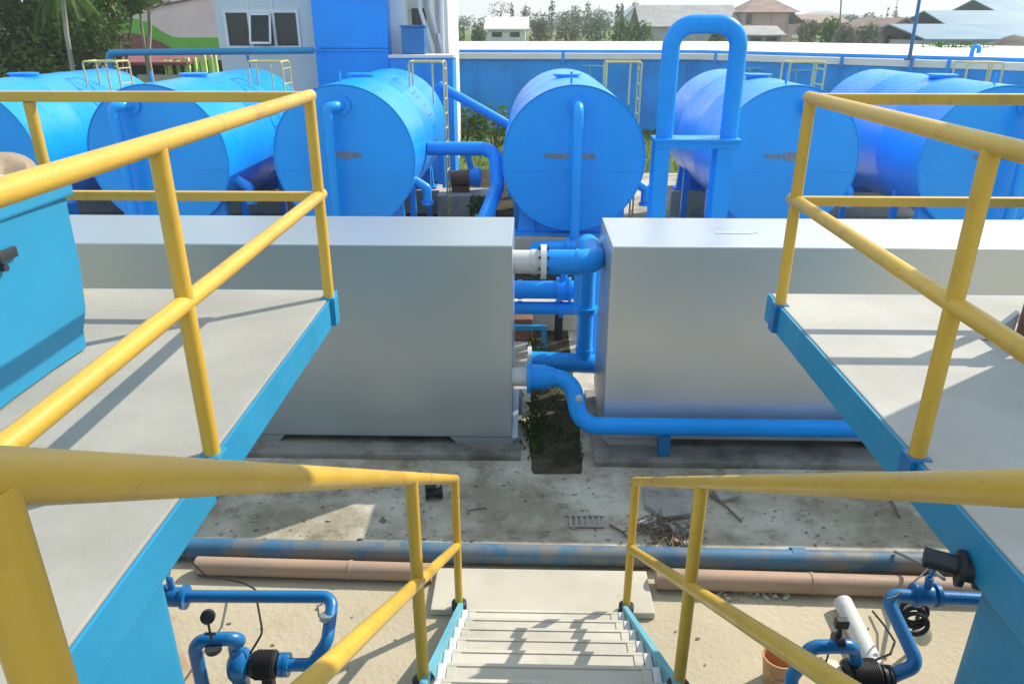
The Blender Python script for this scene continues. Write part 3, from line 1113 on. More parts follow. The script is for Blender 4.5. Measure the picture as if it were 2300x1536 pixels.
# manifold under the centre tank
t = thing('manifold_pipe', (0.5, 11.0, 0.5), 'low blue U-shaped manifold pipe at the foot of the centre tank', 'pipe')
b = MB()
b.tube([(0.705, 11.25, 0.48), (0.1, 11.2, 0.48), (0.02, 10.55, 0.46), (0.95, 10.35, 0.42), (1.1, 9.6, 0.42)], 0.085, 22, 0.16)
b.build('pipe_run', TANK, t)
b = MB()
b.ring((0.62, 11.25, 0.48), (-1, 0, 0), [(0, 0.13), (0.05, 0.13)], 24)
b.build('flange', TANK, t)

# stand and plinth seen through the gap
b = MB()
b.box((-0.8, 8.9, 0.006), (1.6, 9.35, 0.36), 0.015)
tag(b.build('pipe_plinth', PALECON, loc=(0.4, 9.1, 0)), 'pale concrete pipe plinth seen through the gap between the boxes', 'plinth')
t = thing('pipe_stand', (0.0, 8.35, 0), 'blue square-tube stand seen through the gap below the thin pipe', 'stand')
q0, q1 = at(1140, 735, Y=8.35), at(1222, 735, Y=8.35)
b = MB()
b.box((q0.x - 0.3, 8.32, q0.z - 0.03), (q1.x + 0.03, 8.38, q0.z + 0.03), 0.006)
b.build('crossbar', CYAN, t)
for xx in (q0.x - 0.27, q1.x):
    b = MB()
    b.box((xx - 0.03, 8.322, 0.01), (xx + 0.03, 8.378, q0.z - 0.031), 0.006)
    b.build('leg', CYAN, t)
q = at(1178, 765, Y=8.7)
b = MB()
b.box((q.x - 0.14, 8.55, 0.006), (q.x + 0.1, 8.8, 0.30), 0.02)
tag(b.build('wooden_crate', RUST, loc=(q.x, 8.65, 0)), 'dark brown block in front of the plinth behind the blue stand', 'block')
q = at(1255, 725, Y=8.6)
b = MB()
b.box((q.x - 0.05, 8.6, 0.006), (q.x + 0.05, 8.68, 0.5), 0.006)
tag(b.build('short_post', BLACK, loc=(q.x, 8.64, 0)), 'short black post beside the blue stand in the gap', 'post')

# ------------------------------------------------------------------ foliage helpers
def leaves(mb, centres, n, size, seed, flat=0.0, shell=0.55):
    rnd = random.Random(seed)
    vs, fs = [], []
    tot = sum(c[1][0] * c[1][1] * c[1][2] for c in centres)
    for (c, r) in centres:
        k = max(6, int(n * r[0] * r[1] * r[2] / tot))
        for _ in range(k):
            while True:
                p = Vector((rnd.uniform(-1, 1), rnd.uniform(-1, 1), rnd.uniform(-1, 1)))
                if p.length <= 1:
                    break
            if p.length > 1e-3:
                p = p * (p.length ** (-shell) if p.length ** (1 - shell) <= 1 else 1)
            lump = 1 + 0.22 * math.sin(p.x * 7 + c[0]) * math.sin(p.z * 6 + c[1] * 2)
            o = Vector((c[0] + p.x * r[0] * lump, c[1] + p.y * r[1] * lump, c[2] + p.z * r[2] * lump))
            s = size * rnd.uniform(0.5, 1.3)
            d = Vector((rnd.gauss(0, 1), rnd.gauss(0, 1), rnd.gauss(0, 0.7) - flat)).normalized()
            e = d.cross(Vector((rnd.gauss(0, 1), rnd.gauss(0, 1), rnd.gauss(0, 1)))).normalized()
            i = len(vs)
            vs += [o - d * s, o + e * s * 0.38, o + d * s, o - e * s * 0.38]
            fs.append((i, i + 1, i + 2, i + 3))
    mb.add(vs, fs)


def tree(name, label, base, crowns, n, size, leaf, bark, tr, cat='tree', group=None, seed=1, limbs=5, top=None):
    t = thing(name, base, label, cat, group)
    rnd = random.Random(seed)
    base = Vector(base)
    cen = sum((Vector(c[0]) for c in crowns), Vector()) / len(crowns)
    topz = max(c[0][2] for c in crowns) if top is None else top
    b = MB()
    mid = base.lerp(cen, 0.55) + Vector((rnd.uniform(-1, 1), 0, 0)) * tr
    b.tube([base - Vector((0, 0, 0.15)), mid, Vector((cen.x, cen.y, topz))], tr, 9, 0.2, radii=[tr, tr * .9, tr * .8, tr * .75, tr * .7, tr * .65, tr * .6, tr * .5, tr * .2])
    for k in range(limbs):
        c = crowns[k % len(crowns)]
        e = Vector(c[0]) + Vector((rnd.uniform(-.6, .6) * c[1][0], rnd.uniform(-.5, .5) * c[1][1], rnd.uniform(-.2, .6) * c[1][2]))
        s = base.lerp(Vector((cen.x, cen.y, topz)), rnd.uniform(0.35, 0.75))
        b.tube([s, s.lerp(e, 0.5) + Vector((0, 0, 0.1 * tr)), e], tr * 0.4, 6, radii=[tr * .4, tr * .28, tr * .08])
    b.build('trunk', bark, t)
    if n:
        b = MB()
        leaves(b, crowns, n, size, seed)
        b.build('crown', leaf, t)
    return t


def bush(name, label, c, r, n, size, leaf, seed, group=None, cat='bush'):
    base = (c[0], c[1], c[2] - r[2])
    t = thing(name, base, label, cat, group)
    rnd = random.Random(seed)
    cs = [(c, r)]
    for k in range(5):
        cs.append(((c[0] + rnd.uniform(-.7, .7) * r[0], c[1] + rnd.uniform(-.5, .5) * r[1], c[2] + rnd.uniform(-.1, .6) * r[2]), (r[0] * .45, r[1] * .45, r[2] * .5)))
    b = MB()
    leaves(b, cs, n, size, seed)
    b.build('foliage', leaf, t)
    b = MB()
    for k in range(5):
        e = (c[0] + rnd.uniform(-.5, .5) * r[0], c[1] + rnd.uniform(-.3, .3) * r[1], c[2] + rnd.uniform(0, .6) * r[2])
        b.tube([(base[0], base[1], base[2] - 0.1), e], 0.03 * r[2] + 0.005, 5)
    b.build('stem', BARK, t)
    return t


# weeds in the soil of the gap
rnd = random.Random(11)
b = MB()
vs, fs = [], []
for k in range(430):
    x, y = rnd.uniform(0.03, 0.52), rnd.choice((rnd.uniform(5.8, 6.5), rnd.uniform(6.1, 8.8), rnd.gauss(6.5, 0.25)))
    if rnd.random() < 0.3:
        x = rnd.uniform(-0.04, 0.12)
    h = rnd.uniform(0.015, 0.07) * (1.5 if x < 0.16 and y > 5.9 else 0.7)
    a = rnd.uniform(0, 6.28)
    w = 0.007
    l = Vector((math.cos(a), math.sin(a), 0))
    p = Vector((x, y, 0.005))
    s = Vector((-l.y, l.x, 0)) * w
    i = len(vs)
    vs += [p - s, p + s, p + l * h * 0.5 + Vector((0, 0, h)) + s * .8, p + l * h * .9 + Vector((0, 0, h * 0.9)), p + l * h * 0.5 + Vector((0, 0, h)) - s * .8]
    fs.append((i, i + 1, i + 2, i + 3, i + 4))
b.add(vs, fs)
o = b.build('weeds', WEED)
o['kind'] = 'stuff'
o['label'] = 'low green weeds growing in the soil between the boxes'

# ------------------------------------------------------------------ ground pipes
zb = 0.08
t = thing('ground_pipe', (0.5, 4.41, zb), 'long faded blue pipe lying across the yard, flaking and muddy', 'pipe')
b = MB()
b.tube([(-4.6, 4.43, zb), (5.0, 4.36, zb)], 0.074, 26)
b.build('pipe_run', FBLUE, t)
for xx in (-0.9, 1.9):
    b = MB()
    b.ring((xx, 4.41 - 0.0073 * xx, zb), (1, -0.0073, 0), [(0, 0.074), (0.001, 0.080), (0.10, 0.080), (0.101, 0.074)], 26, False, False)
    b.build('coupling', FBLUE, t)
for (x0, x1, y0_, y1_, rr_, lab) in ((-2.34, -0.66, 4.235, 4.20, 0.064, 'clay orange plastic pipe lying left of the stair foot, dusty'),
                                     (0.90, 4.4, 4.165, 4.08, 0.072, 'clay orange plastic pipe lying right of the stair foot')):
    t = thing('ground_pipe', ((x0 + x1) / 2, 4.15, 0.07), lab, 'pipe')
    b = MB()
    b.tube([(x0, y0_, rr_ + 0.006), (x1, y1_, rr_ + 0.006)], rr_, 24)
    b.build('pipe_run', ORNG, t)
    xs_ = (1.95, 2.75) if x0 > 0 else (-1.25,)
    for xx in xs_:
        f_ = (xx - x0) / (x1 - x0)
        b = MB()
        b.ring((xx, y0_ + (y1_ - y0_) * f_, rr_ + 0.006), (1, 0, 0), [(0, rr_), (0.001, rr_ + 0.005), (0.02, rr_ + 0.005), (0.021, rr_)], 24, False, False)
        b.build('joint_ring', ORNG, t)

# ------------------------------------------------------------------ debris
def stone(px, py, s, label, mat=STONE, seed=0, z=0.0, cat='rubble', rough=0.25, sub=2, group='broken rubble on the yard', name='broken_stone'):
    p = at(px, py, z=0.02)
    b = MB()
    b.blob((p.x, p.y, s[2] * 0.6 + z), s, rough, sub, seed)
    return tag(b.build(name, mat, loc=(p.x, p.y, 0)), label, cat, group)


def slabpiece(poly, h, label, mat=STONE, name='broken_slab', cat='rubble', group='broken rubble on the yard', z0=0.006, tilt=0.0):
    pts = [at(px, py, z=0.02) for (px, py) in poly]
    c = sum(pts, Vector()) / len(pts)
    b = MB()
    b.prism([(p.x, p.y, z0 + tilt * (p.y - c.y + 0.3)) for p in pts], (0, 0, h), 0.004)
    return tag(b.build(name, mat, loc=(c.x, c.y, 0)), label, cat, group)


slabpiece([(1445, 1100), (1500, 1090), (1560, 1112), (1550, 1160), (1490, 1168), (1448, 1140)], 0.05, 'large pale broken concrete slab between the right stair posts')
slabpiece([(1500, 1180), (1545, 1172), (1560, 1200), (1520, 1212)], 0.04, 'dark cracked slab piece below the large pale one', OLDC)
slabpiece([(1600, 1100), (1650, 1092), (1660, 1118), (1618, 1128)], 0.04, 'flat grey fragment just right of the second right stair post')
stone(1446, 1172, (0.035, 0.03, 0.022), 'rounded white pebble beside the right stair foot post', WHITE, 3, rough=0.08, sub=3)
stone(1480, 1190, (0.05, 0.04, 0.03), 'dark lump below the white pebble', OLDC, 5)
stone(1512, 1216, (0.045, 0.04, 0.03), 'reddish broken lump beside the faded blue pipe', RUST, 6)
stone(1540, 1220, (0.035, 0.03, 0.025), 'small grey lump against the faded blue pipe', STONE, 8)
stone(1458, 1212, (0.03, 0.03, 0.02), 'small grey lump at the right stair foot post', STONE, 9)
stone(860, 1167, (0.03, 0.02, 0.018), 'pair of dark clods on the shaded left yard', OLDC, 10)
stone(808, 1210, (0.022, 0.018, 0.015), 'tiny black chip on the left yard near the blue pipe', BLACK, 12)
# heap of twigs and dry leaves between the right stair posts
rnd = random.Random(44)
b = MB()
hc = at(1498, 1192, z=0.02)
for k in range(90):
    p = Vector((hc.x + rnd.gauss(0, 0.10), hc.y + rnd.gauss(0, 0.09), rnd.uniform(0.008, 0.05)))
    a = rnd.uniform(0, 3.14)
    l = rnd.uniform(0.05, 0.16)
    d = Vector((math.cos(a), math.sin(a), rnd.uniform(-.15, .15))) * l
    b.tube([p - d, p + d * 0.1 + Vector((0, 0, 0.012)), p + d], rnd.uniform(0.002, 0.005), 5)
o = b.build('twig_heap', BARK)
o['kind'] = 'stuff'
o['label'] = 'heap of dry twigs between the right stair posts'
b = MB()
vs, fs = [], []
for k in range(260):
    u = rnd.random()
    if u < 0.5:
        p = Vector((hc.x + rnd.gauss(0, 0.13), hc.y + rnd.gauss(0, 0.10), rnd.uniform(0.008, 0.04)))
    else:
        p = at(rnd.uniform(420, 2080), rnd.uniform(1060, 1225) if u < 0.85 else rnd.uniform(1330, 1530), z=0.01)
        if -0.6 < p.x < 0.85 and p.y < 4.3:
            continue
    a = rnd.uniform(0, 6.28)
    s_ = rnd.uniform(0.008, 0.022)
    d = Vector((math.cos(a), math.sin(a), rnd.uniform(-.1, .3))) * s_
    e = Vector((-math.sin(a), math.cos(a), rnd.uniform(-.2, .3))) * s_ * 0.5
    i = len(vs)
    vs += [p - d, p + e, p + d, p - e]
    fs.append((i, i + 1, i + 2, i + 3))
b.add(vs, fs)
o = b.build('dry_leaves', DRYL)
o['kind'] = 'stuff'
o['label'] = 'dry brown leaves scattered over the yard'
slabpiece([(1060, 1128), (1085, 1124), (1088, 1138), (1050, 1145)], 0.02, 'thin grey fragment right of the left stair foot post')
# drain grate
t0 = at(1310, 1172, z=0.01)
t = thing('drain_grate', t0, 'small pale metal grate lying on the shaded yard', 'grate')
b = MB()
for k in range(6):
    b.box((t0.x - 0.11 + k * 0.045, t0.y - 0.06, 0.01), (t0.x - 0.09 + k * 0.045, t0.y + 0.06, 0.022), 0.003)
b.box((t0.x - 0.115, t0.y - 0.075, 0.008), (t0.x + 0.16, t0.y - 0.061, 0.024), 0.003)
b.box((t0.x - 0.115, t0.y + 0.061, 0.008), (t0.x + 0.16, t0.y + 0.075, 0.024), 0.003)
b.build('bars', STONE, t)
# dumped wood sticks
for (xa, ya, xb, yb, lab) in ((1595, 1110, 1665, 1170, 'dark stick leaning away from the second right stair post'), (1370, 1178, 1415, 1210, 'thin dark stick lying left of the right stair foot'),
                              (1460, 1110, 1480, 1175, 'brown stick between the right stair posts'), (1990, 1110, 2020, 1160, 'short dark stick under the right walkway edge')):
    p, q = at(xa, ya, z=0.02), at(xb, yb, z=0.02)
    b = MB()
    b.tube([p, p.lerp(q, 0.5) + Vector((0.01, 0, 0.006)), q], 0.009, 7)
    tag(b.build('stick', BARK, loc=p), lab, 'stick', 'sticks on the yard')
# discarded valve body left
p = at(975, 1115, z=0.03)
t = thing('old_valve', (p.x, p.y, 0), 'rusty black valve body lying behind the left stair foot posts', 'valve')
b = MB()
b.ring((p.x - 0.07, p.y, 0.062), (1, 0.2, 0), [(0, 0.055), (0.02, 0.055), (0.021, 0.04), (0.12, 0.04), (0.121, 0.055), (0.14, 0.055)], 20)
b.build('body', BLACK, t)
b = MB()
b.cyl((p.x, p.y, 0.09), (p.x - 0.02, p.y - 0.02, 0.16), 0.018, 10)
b.ring((p.x - 0.02, p.y - 0.02, 0.155), (0, 0, 1), [(0, 0.05), (0.015, 0.05)], 16)
b.build('handwheel', DARKM, t)
# rubble heap by the right orange pipe
rnd = random.Random(21)
b = MB()
for k in range(70):
    px, py = rnd.uniform(1600, 1770), rnd.uniform(1312, 1345)
    p = at(px, py, z=0.02)
    s = rnd.uniform(0.008, 0.024)
    b.blob((p.x, p.y, s * 0.6 + 0.004), (s, s * .9, s * .7), 0.25, 1, k)
o = b.build('gravel_spill', PALECON)
o['kind'] = 'stuff'
o['label'] = 'pebbles and plaster crumbs spilled along the right orange pipe'
rnd = random.Random(25)
b = MB()
for k in range(240):
    px, py = rnd.uniform(420, 2080), rnd.uniform(1050, 1225)
    p = at(px, py, z=0.01)
    s = rnd.uniform(0.003, 0.013)
    b.blob((p.x, p.y, s * 0.5 + 0.004), (s * rnd.uniform(1, 2), s, s * .6), 0.3, 1, k)
o = b.build('yard_grit', STONE)
o['kind'] = 'stuff'
o['label'] = 'grit and small chips scattered over the shaded yard'

# ------------------------------------------------------------------ left pump set
zl = 0.45
t = thing('water_pump', at(600, 1510, z=0.0), 'blue pump with black motor and looping blue pipes left of the stairs', 'pump')
pr = 0.037
h0, h1 = at(320, 1340, z=zl), at(748, 1340, z=zl)
d1 = at(735, 1440, z=0.34)
d2 = at(700, 1492, z=0.22)
d3 = at(650, 1492, z=0.22)
b = MB()
b.tube([h0 - Vector((0.5, 0, 0)), h1, d1, d2, d3], pr, 20, 0.07, 8)
b.build('discharge_pipe', PUMPB, t)
dirp = (d3 - d2).normalized()
b = MB()
b.ring(d3 + dirp * 0.00, dirp, [(0, 0.068), (0.022, 0.068), (0.023, 0.06), (0.03, 0.06), (0.031, 0.068), (0.053, 0.068)], 22)
b.build('flange', PUMPB, t)
m0 = d3 + dirp * 0.055
m1 = m0 + dirp * 0.16
b = MB()
b.ring(m0, dirp, [(0, 0.045), (0.02, 0.075), (0.15, 0.075), (0.17, 0.06)], 24)
for k in range(10):
    b.ring(m0 + dirp * (0.03 + 0.011 * k), dirp, [(0, 0.075), (0.0005, 0.083), (0.004, 0.083), (0.0045, 0.075)], 24, False, False)
b.box(m0 + dirp * 0.08 + Vector((-0.03, -0.03, -0.22)), m0 + dirp * 0.08 + Vector((0.03, 0.03, -0.06)), 0.004)
b.build('motor', BLACK, t)
v0 = m0 + dirp * 0.19
b = MB()
b.ring(v0, dirp, [(-0.02, 0.05), (0.0, 0.088), (0.025, 0.098), (0.06, 0.098), (0.085, 0.08), (0.10, 0.05)], 28)
b.box(v0 + dirp * 0.05 + Vector((-0.04, -0.03, -0.21)), v0 + dirp * 0.05 + Vector((0.04, 0.03, -0.07)), 0.004)
b.build('volute', PUMPB, t)
e0 = v0 + dirp * 0.05 + Vector((0, 0, 0.07))
e1 = at(545, 1432, z=0.50)
e2 = at(434, 1438, z=0.50)
e3 = Vector((e2.x + 0.01, e2.y - 0.02, 0.01))
b = MB()
b.tube([e0, e0 + Vector((0, 0, 0.08)), e1, e2, e3], pr * 1.02, 20, 0.075, 8)
b.build('suction_pipe', PUMPB, t)
g0 = at(476, 1440, z=0.53)
b = MB()
gz = Vector((g0.x, g0.y, 0.53))
b.tube([gz, gz + Vector((0, 0, 0.13))], 0.007, 8)
b.cyl(gz + Vector((-0.03, 0, 0.055)), gz + Vector((0.03, 0, 0.055)), 0.008, 8)
b.ring(gz + Vector((0, 0.0, -0.065)), (0, 0, 1), [(0, pr + 0.006), (0.03, pr + 0.006)], 14)
st = b.build('gauge_stem', DARKM, t)
b = MB()
b.ring(gz + Vector((0, 0.018, 0.165)), (0.25, -1, 0.35), [(0, 0.034), (0.003, 0.038), (0.03, 0.038), (0.032, 0.034)], 22)
b.build('gauge_dial', DARKM, st)
vp = at(392, 1340, z=zl)
b = MB()
b.ring(vp - Vector((0.075, 0, 0)), (1, 0, 0), [(0, 0.072), (0.025, 0.072), (0.026, 0.05), (0.055, 0.058), (0.095, 0.058), (0.124, 0.05), (0.125, 0.072), (0.15, 0.072)], 22)
b.cyl(vp, vp + Vector((-0.02, 0.02, 0.12)), 0.02, 10)
b.tube([vp + Vector((-0.02, 0.02, 0.12)), vp + Vector((-0.09, 0.05, 0.16))], 0.012, 8)
b.build('check_valve', PUMPB, t)
# small bracket lamp-like clamp on the downpipe
cp_ = at(732, 1385, z=0.42)
b = MB()
b.ring(cp_ - Vector((0, 0, 0.02)), (0.1, 0.3, 1), [(0, 0.042), (0.03, 0.042)], 14)
b.tube([cp_ + Vector((-0.04, 0, 0)), cp_ + Vector((-0.045, 0.01, 0.07)), cp_ + Vector((-0.01, 0.01, 0.09))], 0.006, 6)
b.build('pipe_clamp', STEEL, t)

c_ = [at(405, 1228, z=0.06), at(430, 1262, z=0.16), at(462, 1292, z=0.15), at(545, 1308, z=0.10), at(572, 1322, z=0.2), at(578, 1352, z=0.50), at(590, 1420, z=0.40), m1 + Vector((0.0, 0, 0.085))]
b = MB()
b.tube(c_, 0.0065, 8, 0.06, 5)
tag(b.build('power_cable', BLACK, loc=c_[0]), 'thin black cable trailing from the faded pipe to the left pump motor', 'cable')

# rust streaks ground patch near left tank
m_, nt_, b_, pos_ = newmat('rust_stain')
c__ = mixc(nt_, noise(nt_, pos_, 3, 6, 0.6, 0.35, 0.65), (0.46, 0.29, 0.16), (0.50, 0.40, 0.28))
nt_.links.new(c__, b_.inputs['Base Color'])
b_.inputs['Roughness'].default_value = 0.9
RSTAIN = m_
rnd = random.Random(6)
pl = [(330, 1360), (372, 1372), (395, 1385), (392, 1420), (410, 1452), (425, 1500), (452, 1560), (440, 1600), (330, 1600)]
m = MB()
P = []
for i, (px, py) in enumerate(pl):
    q = at(px, py, z=0.008)
    P.append((q.x + rnd.uniform(-.01, .01), q.y, 0.008))
m.add(P, [tuple(reversed(range(len(P))))])
struct(m.build('rust_stain', RSTAIN))

# ------------------------------------------------------------------ right pump set
t = thing('water_pump', at(2000, 1510, z=0.0), 'blue pump with black motor and zigzag blue pipes beside the right blue tank', 'pump')
k0 = at(2150, 1348, z=0.60)
k1 = at(1988, 1335, z=0.60)
k2 = at(2062, 1492, z=0.40)
k3 = at(1992, 1522, z=0.30)
b = MB()
b.tube([k0 + Vector((0.3, 0, 0)), k1, k2, k3], pr * 1.05, 20, 0.06, 8)
b.build('discharge_pipe', PUMPB, t)
dq = (k3 - k2)
dq.z = 0
dq.normalize()
b = MB()
b.ring(k3 - dq * 0.02, dq, [(0, 0.07), (0.02, 0.07), (0.021, 0.06), (0.03, 0.06), (0.031, 0.07), (0.05, 0.07)], 22)
b.build('flange', DARKM, t)
b = MB()
mm = k3 + dq * 0.035
b.ring(mm, dq, [(0, 0.05), (0.02, 0.095), (0.19, 0.095), (0.21, 0.07)], 24)
for k in range(12):
    b.ring(mm + dq * (0.03 + 0.012 * k), dq, [(0, 0.095), (0.0005, 0.103), (0.005, 0.103), (0.0055, 0.095)], 24, False, False)
b.box(mm + dq * 0.1 + Vector((-0.03, -0.03, -0.29)), mm + dq * 0.1 + Vector((0.03, 0.03, -0.08)), 0.004)
b.build('motor', BLACK, t)
vq = mm + dq * 0.24
b = MB()
b.ring(vq, dq, [(-0.03, 0.05), (0.0, 0.09), (0.06, 0.095), (0.08, 0.06)], 26)
b.build('volute', CREAM, t)
l0 = at(1925, 1500, z=0.32)
l1 = at(1915, 1450, z=0.56)
l2 = at(1822, 1452, z=0.56)
l3 = at(1778, 1520, z=0.35)
b = MB()
b.tube([l0 + Vector((0, -0.05, -0.1)), l0, l1, l2, l3, l3 + Vector((-0.02, -0.15, -0.3))], pr, 20, 0.065, 8)
b.build('suction_pipe', PUMPB, t)
g0 = at(1880, 1445, z=0.56)
b = MB()
gz = Vector((g0.x, g0.y, 0.575))
b.ring(gz + Vector((-0.02, 0, 0.0)), (1, 0, 0), [(0, pr + 0.012), (0.045, pr + 0.012)], 14)
b.tube([gz, gz + Vector((0.0, 0.0, 0.10))], 0.014, 8, radii=[0.026, 0.009])
b.tube([gz + Vector((-0.03, 0, -0.02)), gz + Vector((-0.05, -0.02, -0.16))], 0.005, 6)
st = b.build('gauge_stem', BLACK, t)
b = MB()
b.box(gz + Vector((-0.035, -0.02, 0.10)), gz + Vector((0.035, 0.02, 0.155)), 0.008)
b.build('pressure_switch', BLACK, st)
vp = at(2082, 1330, z=0.62)
b = MB()
b.ring(vp - Vector((0.07, 0, 0.02)), (1, 0, 0), [(0, 0.068), (0.022, 0.068), (0.023, 0.048), (0.06, 0.06), (0.09, 0.06), (0.117, 0.048), (0.118, 0.068), (0.14, 0.068)], 22)
b.cyl(vp, vp + Vector((0, 0.01, 0.10)), 0.022, 10)
b.tube([vp + Vector((0, 0.01, 0.10)), vp + Vector((0.06, 0.06, 0.17))], 0.013, 8)
b.build('check_valve', PUMPB, t)

# tank outlet flange on the right tank
fp = at(2150, 1272, Y=2.2)
fp = at(2165, 1292, X=RX - 0.035)
t = thing('tank_outlet', fp, 'black flanged outlet pipe under the right walkway edge', 'flange')
b = MB()
b.ring(fp + Vector((0.06, 0.01, 0)), (-1, 0.4, 0), [(0, 0.05), (0.02, 0.05), (0.021, 0.036), (0.05, 0.036), (0.051, 0.054), (0.066, 0.054)], 24)
b.build('flange', BLACK, t)
b = MB()
b.tube([fp + Vector((0.03, 0.03, 0)), fp + Vector((-0.075, 0.08, 0.0))], 0.030, 16)
b.build('spout', DARKM, t)

# hose coil
hp = at(2052, 1395, z=0.32)
t = thing('hose_reel', hp, 'coil of black and cream hose hanging behind the right zigzag pipe', 'hose')
b = MB()
for k, rr_ in enumerate((0.075, 0.068, 0.08)):
    pts = [hp + Vector((rr_ * math.cos(a), 0.02 * k - 0.02 + 0.35 * rr_ * math.sin(a), rr_ * 0.75 * math.sin(a) + 0.03 * k)) for a in [i / 20 * 6.283 for i in range(21)]]
    b.tube(pts, 0.013, 8)
b.build('black_coil', BLACK, t)
b = MB()
pts = [hp + Vector((0.03 + 0.085 * math.cos(a), 0.05 + 0.02 * math.sin(a), -0.05 + 0.06 * math.sin(a))) for a in [i / 20 * 6.283 for i in range(21)]]
b.tube(pts, 0.008, 8)
b.build('cream_coil', CREAM, t)
b = MB()
q = hp + Vector((0.075, 0.02, -0.12))
b.ring(q, (0.3, -1, 0.3), [(0, 0.055), (0.012, 0.06), (0.03, 0.06), (0.034, 0.05)], 20)
b.build('reel_plate', CREAM, t)
b = MB()
b.tube([hp + Vector((0.05, 0.05, -0.32)), hp + Vector((0.05, 0.05, 0.1))], 0.012, 8)
b.build('hook_post', DARKM, t)

c_ = [at(1960, 1372, z=0.03), at(1985, 1402, z=0.05), at(2010, 1440, z=0.12), at(2000, 1468, z=0.3), mm + dq * 0.1 + Vector((0, 0, 0.1))]
b = MB()
b.tube(c_, 0.007, 8, 0.05, 5)
tag(b.build('power_cable', BLACK, loc=c_[0]), 'thick black cable looping over to the right pump motor', 'cable')
c_ = [at(2095, 1265, z=0.5), at(2060, 1300, z=0.55), at(2010, 1340, z=0.66), at(1990, 1345, z=0.66)]
b = MB()
b.tube(c_, 0.006, 8, 0.05, 5)
tag(b.build('power_cable', BLACK, loc=c_[0]), 'thin black cable draped above the right valve', 'cable')
w0, w1 = at(1893, 1352, z=0.06), at(1975, 1520, z=0.06)
b = MB()
b.tube([w0, w1], 0.06, 22)
tag(b.build('plastic_pipe', WPVC, loc=w0), 'white plastic pipe lying on the yard behind the right pump', 'pipe')
w0, w1 = at(2010, 1238, z=0.17), at(2085, 1272, z=0.3)
b = MB()
b.tube([w0, w1, at(2120, 1300, z=0.45)], 0.012, 10, 0.03)
tag(b.build('steel_rod', STEEL, loc=w0), 'pale steel rod resting across the right end of the faded pipe', 'rod')

bp_ = at(1742, 1530, z=0.0)
t = thing('bucket', bp_, 'clay orange bucket standing under the right stair handrail', 'bucket')
b = MB()
b.ring((bp_.x, bp_.y, 0.006), (0, 0, 1), [(0, 0.075), (0.19, 0.098), (0.192, 0.103), (0.202, 0.103), (0.202, 0.095), (0.19, 0.092), (0.012, 0.07)], 36, True, True)
b.build('shell', CLAYB, t)
b = MB()
pts = [(bp_.x + 0.101 * math.cos(a), bp_.y + 0.03 + 0.101 * math.sin(a) * 0.2, 0.185 - 0.09 * math.sin(a)) for a in [i / 14 * math.pi for i in range(15)]]
b.tube([(p[0], p[1] - 0.14, p[2]) for p in pts], 0.003, 6)
b.build('handle', STEEL, t)

# ------------------------------------------------------------------ between left and centre tank
t = thing('transfer_pipe', (-0.9, 13, 1.6), 'blue pipe that leaves the left tank and bends down beside the centre tank', 'pipe')
g0, g1 = at(1000, 334, Y=13), at(1112, 334, Y=13)
g2 = at(1118, 420, Y=12.6)
g3 = at(1085, 500, Y=11.0)
b = MB()
b.tube([g0 - Vector((0.3, 0, 0)), g1, g2, g3, g3 - Vector((0.0, 0.6, 0.35))], 0.115, 24, 0.26, 9)
b.build('pipe_run', PIPE, t)
t = thing('brace_pipe', (-1.0, 17, 2), 'dull blue sloping pipe between the left and centre tanks', 'pipe')
g0, g1 = at(985, 192, Y=17), at(1150, 285, Y=17)
b = MB()
b.tube([g0, g1, Vector((g1.x, 17, 0.02))], 0.1, 20, 0.15)
b.tube([(g0.x, 17, 0.02), g0], 0.1, 20)
b.build('pipe_run', PIPE, t)
p = at(1034, 408, z=0.55)
p = at(1034, 400, Y=15.4)
t = thing('booster_pump', (p.x, 15.4, 0), 'brown motor with blue pump head between the left and centre tanks', 'pump')
b = MB()
b.ring((p.x - 0.2, 15.4, p.z), (1, 0, 0), [(0, 0.12), (0.02, 0.15), (0.34, 0.15), (0.36, 0.17), (0.40, 0.17)], 24)
b.build('motor', RUST, t)
b = MB()
b.box((p.x - 0.18, 15.3, p.z - 0.28), (p.x + 0.18, 15.5, p.z - 0.152), 0.01)
b.build('foot', RUST, t)
b = MB()
b.ring((p.x + 0.2, 15.4, p.z + 0.02), (1, 0, 0), [(0, 0.17), (0.1, 0.2), (0.2, 0.2), (0.24, 0.12)], 24)
b.tube([(p.x + 0.25, 15.4, p.z + 0.1), (p.x + 0.12, 15.4, p.z + 0.6)], 0.06, 14)
b.build('volute', PIPE, t)
b = MB()
b.box((p.x - 0.45, 15.0, 0.01), (p.x + 0.7, 15.8, p.z - 0.281), 0.01)
tag(b.build('pump_plinth', PALECON, loc=(p.x, 15.4, 0)), 'pale concrete base under the brown motor', 'plinth')
b = MB()
b.box((p.x + 0.35, 9.5, 0.01), (p.x + 0.75, 14.9, 0.2), 0.01)
tag(b.build('channel_wall', PALECON, loc=(p.x + 0.5, 12.5, 0)), 'low pale concrete kerb running between the left and centre tanks', 'kerb')
q = at(1080, 474, z=0.15)
bush('low_bush', 'small green bush in front of the centre tank beside the bent pipe', (q.x, q.y - 0.3, 0.28), (0.22, 0.25, 0.26), 260, 0.06, LEAFB, 31)

# ------------------------------------------------------------------ reservoir
RZ = 2.7
A = at(830, 118, Y=29.8)
B_ = at(1570, 120, Y=29.2)
C_ = at(2460, 150, Y=20.6)
foot = [(A.x, A.y), (B_.x, B_.y), (C_.x, C_.y), (C_.x + 14, 36), (B_.x + 8, 53), (A.x, 53)]
t = thing('reservoir', ((A.x + C_.x) / 2, 32, 0), 'long low blue reservoir with white flat roof behind the tanks', 'reservoir')
b = MB()
b.prism([(x, y, 0) for (x, y) in foot], (0, 0, RZ - 0.20))
